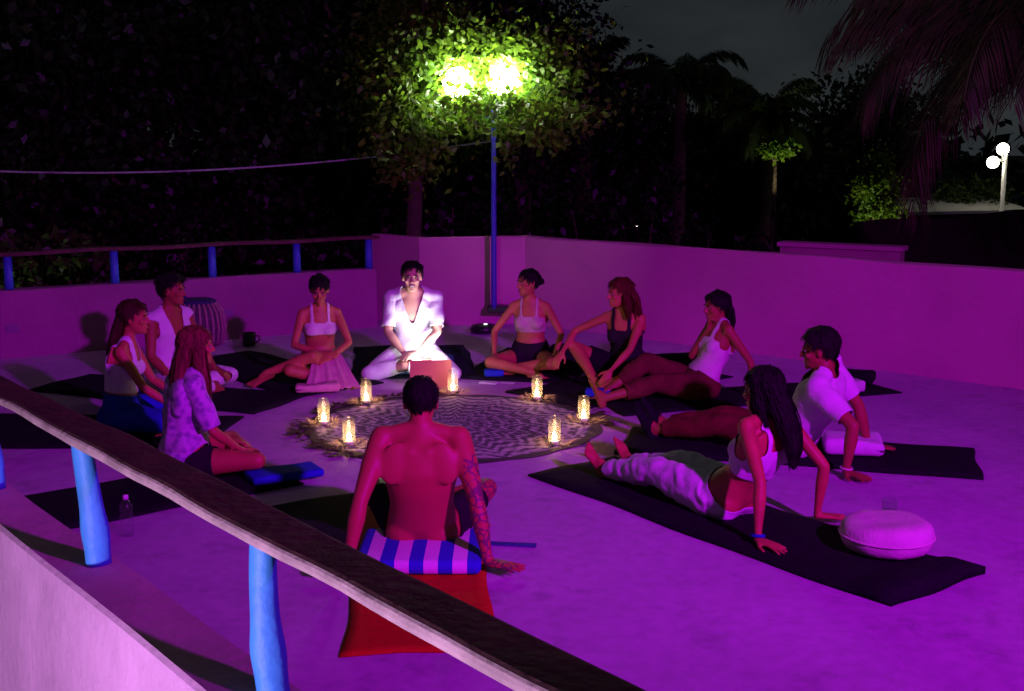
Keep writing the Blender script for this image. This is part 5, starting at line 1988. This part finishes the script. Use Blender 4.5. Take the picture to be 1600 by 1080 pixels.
# 1 the leader, facing the camera
p = Person('person in white short sleeved shirt and trousers sitting cross-legged behind the laptop', (-0.83, 10.17), 180, 1.0, seat=0.195, lean=3, slouch=20, neck=-0.02, head=(-4, 4), skin=M_skin_fair,
           hands=dict(r=hnd((0.055, 0.30, 0.22), d=(-0.75, 0.55, -0.1), n=(0, -0.4, -1), pole=(1, -0.35, 0.0), curl=0.5),
                      l=hnd((-0.055, 0.31, 0.235), d=(0.75, 0.5, -0.1), n=(0, -0.4, -1), pole=(-1, -0.35, 0.0), curl=0.5)),
           feet=dict(r=dict(a=(-0.06, 0.26, 0.15), pole=(1, 0.10, -0.22), d=(-0.8, -0.1, -0.1), u=(0, 1, 0.3)),
                     l=dict(a=(0.06, 0.34, 0.13), pole=(-1, 0.10, -0.22), d=(0.8, -0.1, -0.1), u=(0, 1, 0.3))), width=1.02)
p.tee(M_white, 0.88, 0.0, 0.22, 0.024, 0.010)
p.trousers(M_white, 1.1, 0.93, 0.16, 0.016, 0.007)
p.face(smile=True)
p.hair(M_hair_black, line=0.012, off=0.020, wr=0.007, back=0.02)

# 2 woman with the pink cloth in her lap
p = Person('woman in pale crop top looking down, one bare leg stretched across, pink cloth in lap', (-1.58, 9.86), -165, 0.95, True, seat=0.135, lean=2, slouch=14, head=(8, 24),
           hands=dict(r=hnd((0.02, 0.27, 0.27), d=(-0.9, 0.3, 0.0), n=(0, -0.6, -1), pole=(1, -0.3, -0.2)),
                      l=hnd((-0.05, 0.30, 0.24), d=(0.8, 0.4, -0.1), n=(0, -0.6, -1), pole=(-1, -0.3, -0.2))),
           feet=dict(r=dict(a=(-0.10, 0.40, 0.055), pole=(1, 0.5, 0.25), d=(-0.9, 0.1, 0.0), u=(0, 0.3, 1)),
                     l=dict(a=(0.46, 0.26, 0.13), pole=(-0.5, 0.75, 0.55), d=(0.9, 0.0, -0.35), u=(0.3, 0.6, 0.8))))
p.tank(M_offwhite, 0.58, 0.008, 0.80, (0.05, 0.085), 0.74, 'crop_top')
p.trousers(M_pinkcloth, 0.45, -1, 0.22, 0.014, 0.006, name='skirt')
p.face()
p.hair(M_hair_black, [([(0, -0.02, 0.09), (0, -0.035, 0.125)], [0.045, 0.03], [0.045, 0.03])], off=0.013, ribbons=30)
# cloth falling from the lap
Vc, Fc = [], []
for j in range(15):
    t = j / 14
    y = 0.20 + 0.36 * t + 0.04 * math.sin(t * 3)
    z = 0.25 * (1 - t) ** 1.2 + 0.03
    for i in range(25):
        u = i / 24 * 2 - 1
        w = 0.10 + 0.12 * t
        fd = 0.022 * math.sin(u * 11 + 0.5) * (0.3 + t)
        Vc.append((u * w - 0.03, y + fd * 0.6, z + abs(fd) * 0.8))
for j in range(14):
    for i in range(24):
        a = j * 25 + i
        Fc.append((a, a + 1, a + 26, a + 25))
me = smooth(fast_mesh('lap_cloth', np.array(Vc), np.array(Fc)))
lc = obj('lap_cloth', me, M_pinkcloth, p.root)
md = lc.modifiers.new('thick', 'SOLIDIFY')
md.thickness = 0.006

# 3 person in the white vest
p = Person('person with short dark hair in white sleeveless vest, seen from the side at back left', (-2.72, 9.45), -122, 1.0, seat=0.13, lean=0, slouch=8, head=(-22, 2),
           hands=dict(r=hnd((0.22, 0.30, 0.16), d=(0.1, 0.9, -0.2), pole=(0.6, -1, 0)),
                      l=hnd((-0.20, 0.32, 0.16), d=(-0.1, 0.9, -0.2), pole=(-0.6, -1, 0))),
           feet=dict(r=dict(a=(-0.10, 0.42, 0.06), pole=(1, 0.3, 0.1), d=(-0.9, 0.1, -0.1), u=(0, 0.4, 1)),
                     l=dict(a=(0.12, 0.34, 0.07), pole=(-1, 0.3, 0.1), d=(0.9, 0.1, -0.1), u=(0, 0.4, 1))), skin=M_skin_dark)
p.tee(M_white, -1, 0.0, 0.26, 0.014, 0.006, name='vest')
p.trousers(M_white, 1.1, 0.93, 0.15, 0.014, 0.007)
p.face()
p.hair(M_hair_black, off=0.030, wr=0.012, wf=70, line=0.008, back=0.015)

# 4 woman in white tank top and blue trousers
p = Person('woman with long brown hair in white tank top and blue trousers at the left', (-2.66, 8.10), -88, 0.97, True, seat=0.13, lean=-2, slouch=10, head=(0, 2),
           hands=dict(r=hnd((0.15, 0.40, 0.19), d=(-0.2, 0.95, -0.1), pole=(0.5, -1, -0.4)),
                      l=hnd((-0.15, 0.38, 0.20), d=(0.2, 0.95, -0.1), pole=(-0.5, -1, -0.4))),
           feet=dict(r=dict(a=(-0.10, 0.40, 0.06), pole=(1, 0.4, 0.15), d=(-0.9, 0.1, -0.1), u=(0, 0.4, 1)),
                     l=dict(a=(0.12, 0.32, 0.07), pole=(-1, 0.4, 0.15), d=(0.9, 0.1, -0.1), u=(0, 0.4, 1))))
p.tank(M_white, 0.18, 0.008, 0.78, (0.045, 0.10), 0.84, high=0.8)
p.trousers(M_blue, 1.1, 0.9, 0.21, 0.022, 0.008)
p.face(M_hair_brown)
p.hair(M_hair_brown, [([(0, -0.07, 0.03), (0, -0.105, -0.06), (0.01, -0.14, -0.17), (0.01, -0.16, -0.27), (0.01, -0.155, -0.36)], [0.062, 0.062, 0.052, 0.04, 0.022], [0.04, 0.038, 0.034, 0.028, 0.016])], off=0.016, wr=0.005)

# 5 woman with long fair hair and patterned shirt
p = Person('woman with very long fair hair in a patterned violet shirt behind the handrail', (-1.92, 6.93), -62, 0.97, True, seat=0.125, lean=0, slouch=10, head=(-2, 2),
           hands=dict(r=hnd((0.14, 0.30, 0.16), d=(-0.5, 0.85, -0.1), pole=(0.8, -0.8, -0.2)),
                      l=hnd((-0.14, 0.30, 0.16), d=(0.5, 0.85, -0.1), pole=(-0.8, -0.8, -0.2))),
           feet=dict(r=dict(a=(-0.08, 0.34, 0.06), pole=(0.85, 0.6, 0.12), d=(-0.9, 0.2, 0.0), u=(0, 0.4, 1)),
                     l=dict(a=(0.10, 0.42, 0.06), pole=(-1, 0.4, 0.15), d=(0.9, 0.2, 0.0), u=(0, 0.4, 1))))
p.tee(print_mat('violet_print', (0.24, 0.20, 0.34), (0.50, 0.42, 0.56), 22), 0.95, 0.0, 0.12, 0.024, 0.010)
p.trousers(M_darkshort, 0.42, -1, 0.14, 0.012, 0.004, name='shorts')
p.face(M_hair_brown)
p.hair(M_hair_blond, [([(0, -0.05, 0.05), (0.0, -0.085, -0.05), (0.0, -0.115, -0.18), (0.0, -0.135, -0.34), (0.0, -0.13, -0.50), (0, -0.12, -0.60)], [0.070, 0.078, 0.085, 0.080, 0.060, 0.03], [0.045, 0.045, 0.042, 0.036, 0.028, 0.016]),
                      ([(0.068, 0.00, 0.03), (0.082, 0.0, -0.08), (0.092, 0.02, -0.20), (0.090, 0.03, -0.33), (0.085, 0.03, -0.40)], [0.018, 0.022, 0.03, 0.026, 0.010], [0.04, 0.042, 0.045, 0.035, 0.015]),
                      ([(-0.068, 0.00, 0.03), (-0.082, 0.0, -0.08), (-0.092, 0.02, -0.20), (-0.090, 0.03, -0.33)], [0.018, 0.022, 0.03, 0.018], [0.04, 0.042, 0.045, 0.02])],
       off=0.016, wr=0.005, ears=True, ribbons=300)

# 6 shirtless man, back to the camera
p = Person('shirtless man seen from behind, leaning on straight arms, tattooed right arm', (-0.43, 5.68), 0, 1.02, seat=0.110, lean=45, slouch=56, arm=1.09, head=(2, 14), width=1.02, shoulder_up=0.035, neck=-0.02, muscle=1.0,
           hands=dict(r=hnd((0.325, -0.37, 0.035), d=(0.92, -0.38, -0.03), n=(0, 0, -1), pole=(0.3, -1, 0), curl=0.10, spread=0.22),
                      l=hnd((-0.325, -0.39, 0.035), d=(-0.90, -0.42, -0.03), n=(0, 0, -1), pole=(-0.3, -1, 0), curl=0.10, spread=0.22)),
           feet=dict(r=dict(a=(-0.10, 0.44, 0.07), pole=(1, 0.4, 0.35), d=(-0.9, 0.1, -0.1), u=(0, 0.4, 1)),
                     l=dict(a=(0.12, 0.36, 0.08), pole=(-1, 0.4, 0.35), d=(0.9, 0.1, -0.1), u=(0, 0.4, 1))), skin=M_skin_tat)
p.trousers(M_darkshort, 0.75, -1, 0.075, 0.010, 0.004, name='shorts')
p.face()
p.hair(M_hair_black, line=0.010, off=0.010, wr=0.0025, wf=120, back=0.03)

# 7 woman in the beige crop top
p = Person('woman with dark hair in a bun and beige crop top, right of the leader', (0.16, 10.28), 170, 0.95, True, seat=0.13, lean=0, slouch=8, head=(52, 2),
           hands=dict(r=hnd((0.27, 0.26, 0.17), d=(0.3, 0.8, -0.4), pole=(1, -0.6, 0)),
                      l=hnd((-0.24, 0.28, 0.17), d=(-0.2, 0.8, -0.4), pole=(-1, -0.6, 0))),
           feet=dict(r=dict(a=(-0.10, 0.40, 0.06), pole=(1, 0.3, 0.15), d=(-0.9, 0.1, -0.1), u=(0, 0.4, 1)),
                     l=dict(a=(0.14, 0.33, 0.08), pole=(-1, 0.3, 0.15), d=(0.9, 0.1, -0.1), u=(0, 0.4, 1))))
p.tank(M_beige, 0.46, 0.008, 0.76, (0.05, 0.085), 0.72, 'crop_top')
p.trousers(M_darkshort, 0.40, -1, 0.20, 0.010, 0.003, name='shorts')
p.face()
p.hair(M_hair_black, [([(0, -0.095, 0.015), (0, -0.125, 0.01)], [0.042, 0.038], [0.042, 0.036])], off=0.013, ribbons=40)

# 8 auburn woman in black
p = Person('woman with long auburn hair in black tank top resting her arms on her knees', (0.93, 9.66), 156, 0.98, True, seat=0.13, lean=-4, slouch=18, head=(48, 3),
           hands=dict(r=hnd((0.42, 0.36, 0.30), d=(0.35, 0.55, -0.75), n=(0, -0.6, -0.5), pole=(0.8, -0.7, 0.2), curl=0.5),
                      l=hnd((-0.01, 0.44, 0.19), d=(0.35, 0.5, -0.75), n=(0.3, -0.6, -0.5), pole=(-1, -0.5, 0.0), curl=0.5)),
           feet=dict(r=dict(a=(0.10, 0.42, 0.07), pole=(0.9, 0.15, 0.75), d=(-0.8, 0.5, -0.1), u=(0, 0.1, 1)),
                     l=dict(a=(0.02, 0.52, 0.07), pole=(-0.9, 0.25, 0.55), d=(0.9, 0.3, -0.1), u=(0, 0.3, 1))))
p.tank(M_darkshort, 0.0, 0.009, 0.76, (0.045, 0.085), 0.80)
p.trousers(M_black, 0.72, -1, 0.2, 0.020, 0.006, name='skirt')
p.face(M_hair_brown)
p.hair(M_hair_red, [([(0, -0.06, 0.04), (0.0, -0.105, -0.05), (0.0, -0.13, -0.16), (0.0, -0.14, -0.25), (0, -0.14, -0.31)], [0.066, 0.078, 0.076, 0.055, 0.025], [0.05, 0.052, 0.046, 0.036, 0.018]),
                    ([(-0.065, -0.02, 0.03), (-0.080, -0.03, -0.08), (-0.085, -0.03, -0.18)], [0.018, 0.026, 0.018], [0.035, 0.04, 0.02])],
       off=0.018, wr=0.006, ribbons=240, wave=0.014)

# 9 woman with a hand at her chin
p = Person('dark haired woman in white tank top and brown trousers, hand at her chin', (1.42, 9.14), 108, 0.97, True, seat=0.125, lean=42, slouch=36, neck=-0.03, shoulder_up=0.02, arm=1.04, head=(0, 6), skin=M_skin_dark,
           hands=dict(r=hnd(None, head=(0.035, 0.075, -0.175), d=(-0.25, -0.05, 0.95), n=(-0.6, -0.8, 0.1), pole=(0.5, 0.35, -1), curl=1.0),
                      l=hnd((-0.24, -0.40, 0.055), d=(-0.6, -0.7, -0.05), n=(0, 0, -1), pole=(-0.3, -1, 0), curl=0.15)),
           feet=dict(r=dict(a=(0.16, 0.70, 0.055), pole=(0.25, 0.3, 1), d=(0.05, 1, 0.05), u=(0, 0, 1)),
                     l=dict(a=(-0.10, 0.90, 0.075), pole=(-0.1, 0.0, 1), d=(0.0, 0.35, 0.95), u=(0, -0.95, 0.35))))
p.tank(M_offwhite, 0.10, 0.010, 0.76, (0.045, 0.09), 0.80, wr=0.006)
p.trousers(M_brownpant, 1.1, 0.62, 0.16, 0.020, 0.008)
p.face()
p.hair(M_hair_black, [([(0, -0.06, 0.03), (0.0, -0.095, -0.05), (0.0, -0.11, -0.13), (0, -0.115, -0.19)], [0.066, 0.068, 0.055, 0.025], [0.045, 0.045, 0.036, 0.018])], off=0.015, ears=True)

# 10 man in the white shirt
p = Person('man with short dark hair in white shirt leaning back on one arm, legs stretched out', (1.74, 7.46), 66, 1.04, seat=0.12, lean=53, slouch=46, tilt=-14, neck=-0.03, shoulder_up=0.03, arm=1.06, head=(-6, 6), skin=M_skin_dark,
           hands=dict(r=hnd((0.16, -0.48, 0.045), d=(0.5, -0.85, -0.03), n=(0, 0, -1), pole=(0.3, -1, 0), curl=0.12),
                      l=hnd((-0.40, -0.42, 0.035), d=(-0.45, -0.88, -0.03), n=(0, 0, -1), pole=(-0.4, -1, 0), curl=0.12, spread=0.2)),
           feet=dict(r=dict(a=(0.14, 0.87, 0.09), pole=(0.2, 0.0, 1), d=(0.10, 0.40, 0.92), u=(0, -0.92, 0.40)),
                     l=dict(a=(-0.02, 0.87, 0.085), pole=(-0.2, 0.0, 1), d=(-0.05, 0.40, 0.92), u=(0, -0.92, 0.40))))
p.tee(M_white, 0.80, -0.02, 0.12, 0.026, 0.010)
p.trousers(M_maroon, 1.1, 0.88, 0.10, 0.020, 0.007)
for k in 'rl':
    p.shell('sock', p.has('foot_' + k), 0.006, M_black, 0, 30, 1, 0.002)
p.face()
p.hair(M_hair_black, off=0.024, wr=0.008, wf=80, line=0.0, back=0.0)
# bracelet
E, W_ = p.el['l'], p.wr['l']
ax_ = nrm(W_ - E)
q1 = nrm(np.cross(ax_, V3(0, 1, 0.2)))
q2 = np.cross(ax_, q1)
obj('bracelet', MB().tube([tuple(W_ - ax_ * 0.025 + (q1 * math.cos(a) + q2 * math.sin(a)) * 0.034) for a in np.linspace(0, 2 * math.pi, 21)], 0.006, 6).mesh('bracelet', True), M_cream, p.root)

# 11 woman in white trousers, leaning back on both arms
p = Person('woman with long black hair and loose white trousers leaning back on both arms', (1.14, 6.22), 38, 1.03, True, seat=0.115, lean=53, slouch=42, neck=-0.03, shoulder_up=0.035, arm=1.05, head=(-8, 4),
           hands=dict(r=hnd((0.24, -0.40, 0.045), d=(0.75, -0.65, -0.03), n=(0, 0, -1), pole=(0.3, -1, 0), curl=0.1, spread=0.2),
                      l=hnd((-0.30, -0.47, 0.045), d=(0.15, -0.95, -0.10), n=(0, 0, -1), pole=(-0.3, -1, 0), curl=0.15, spread=0.2)),
           feet=dict(r=dict(a=(0.12, 0.86, 0.075), pole=(0.2, 0.0, 1), d=(0.12, 0.50, 0.85), u=(0, -0.85, 0.5)),
                     l=dict(a=(-0.08, 0.86, 0.075), pole=(-0.2, 0.0, 1), d=(-0.25, 0.50, 0.85), u=(0, -0.85, 0.5))))
p.tank(M_white, 0.44, 0.010, 0.78, (0.045, 0.085), 0.70, 'crop_top', 0.006)
p.trousers(M_white, 1.1, 0.97, 0.14, 0.026, 0.007, 60, loose=5)
p.face()
p.hair(M_hair_black, [([(0, -0.05, 0.04), (0.0, -0.095, -0.05), (0.01, -0.135, -0.16), (0.02, -0.155, -0.27), (0.02, -0.15, -0.36)], [0.072, 0.080, 0.078, 0.060, 0.026], [0.05, 0.052, 0.046, 0.036, 0.018]),
                      ([(0.068, -0.01, 0.03), (0.078, -0.02, -0.06), (0.075, -0.05, -0.15)], [0.018, 0.024, 0.016], [0.035, 0.04, 0.02]),
                      ([(-0.068, -0.01, 0.03), (-0.078, -0.02, -0.06), (-0.07, -0.05, -0.15)], [0.018, 0.024, 0.016], [0.035, 0.04, 0.02])],
       off=0.018, wr=0.005, ears=True, ribbons=260)
E, W_ = p.el['l'], p.wr['l']
ax_ = nrm(W_ - E)
q1 = nrm(np.cross(ax_, V3(0, 1, 0.2)))
q2 = np.cross(ax_, q1)
obj('wrist_strap', MB().tube([tuple(W_ - ax_ * 0.02 + (q1 * math.cos(a) + q2 * math.sin(a)) * 0.028) for a in np.linspace(0, 2 * math.pi, 21)], 0.009, 6).mesh('wrist_strap', True), M_blue, p.root)
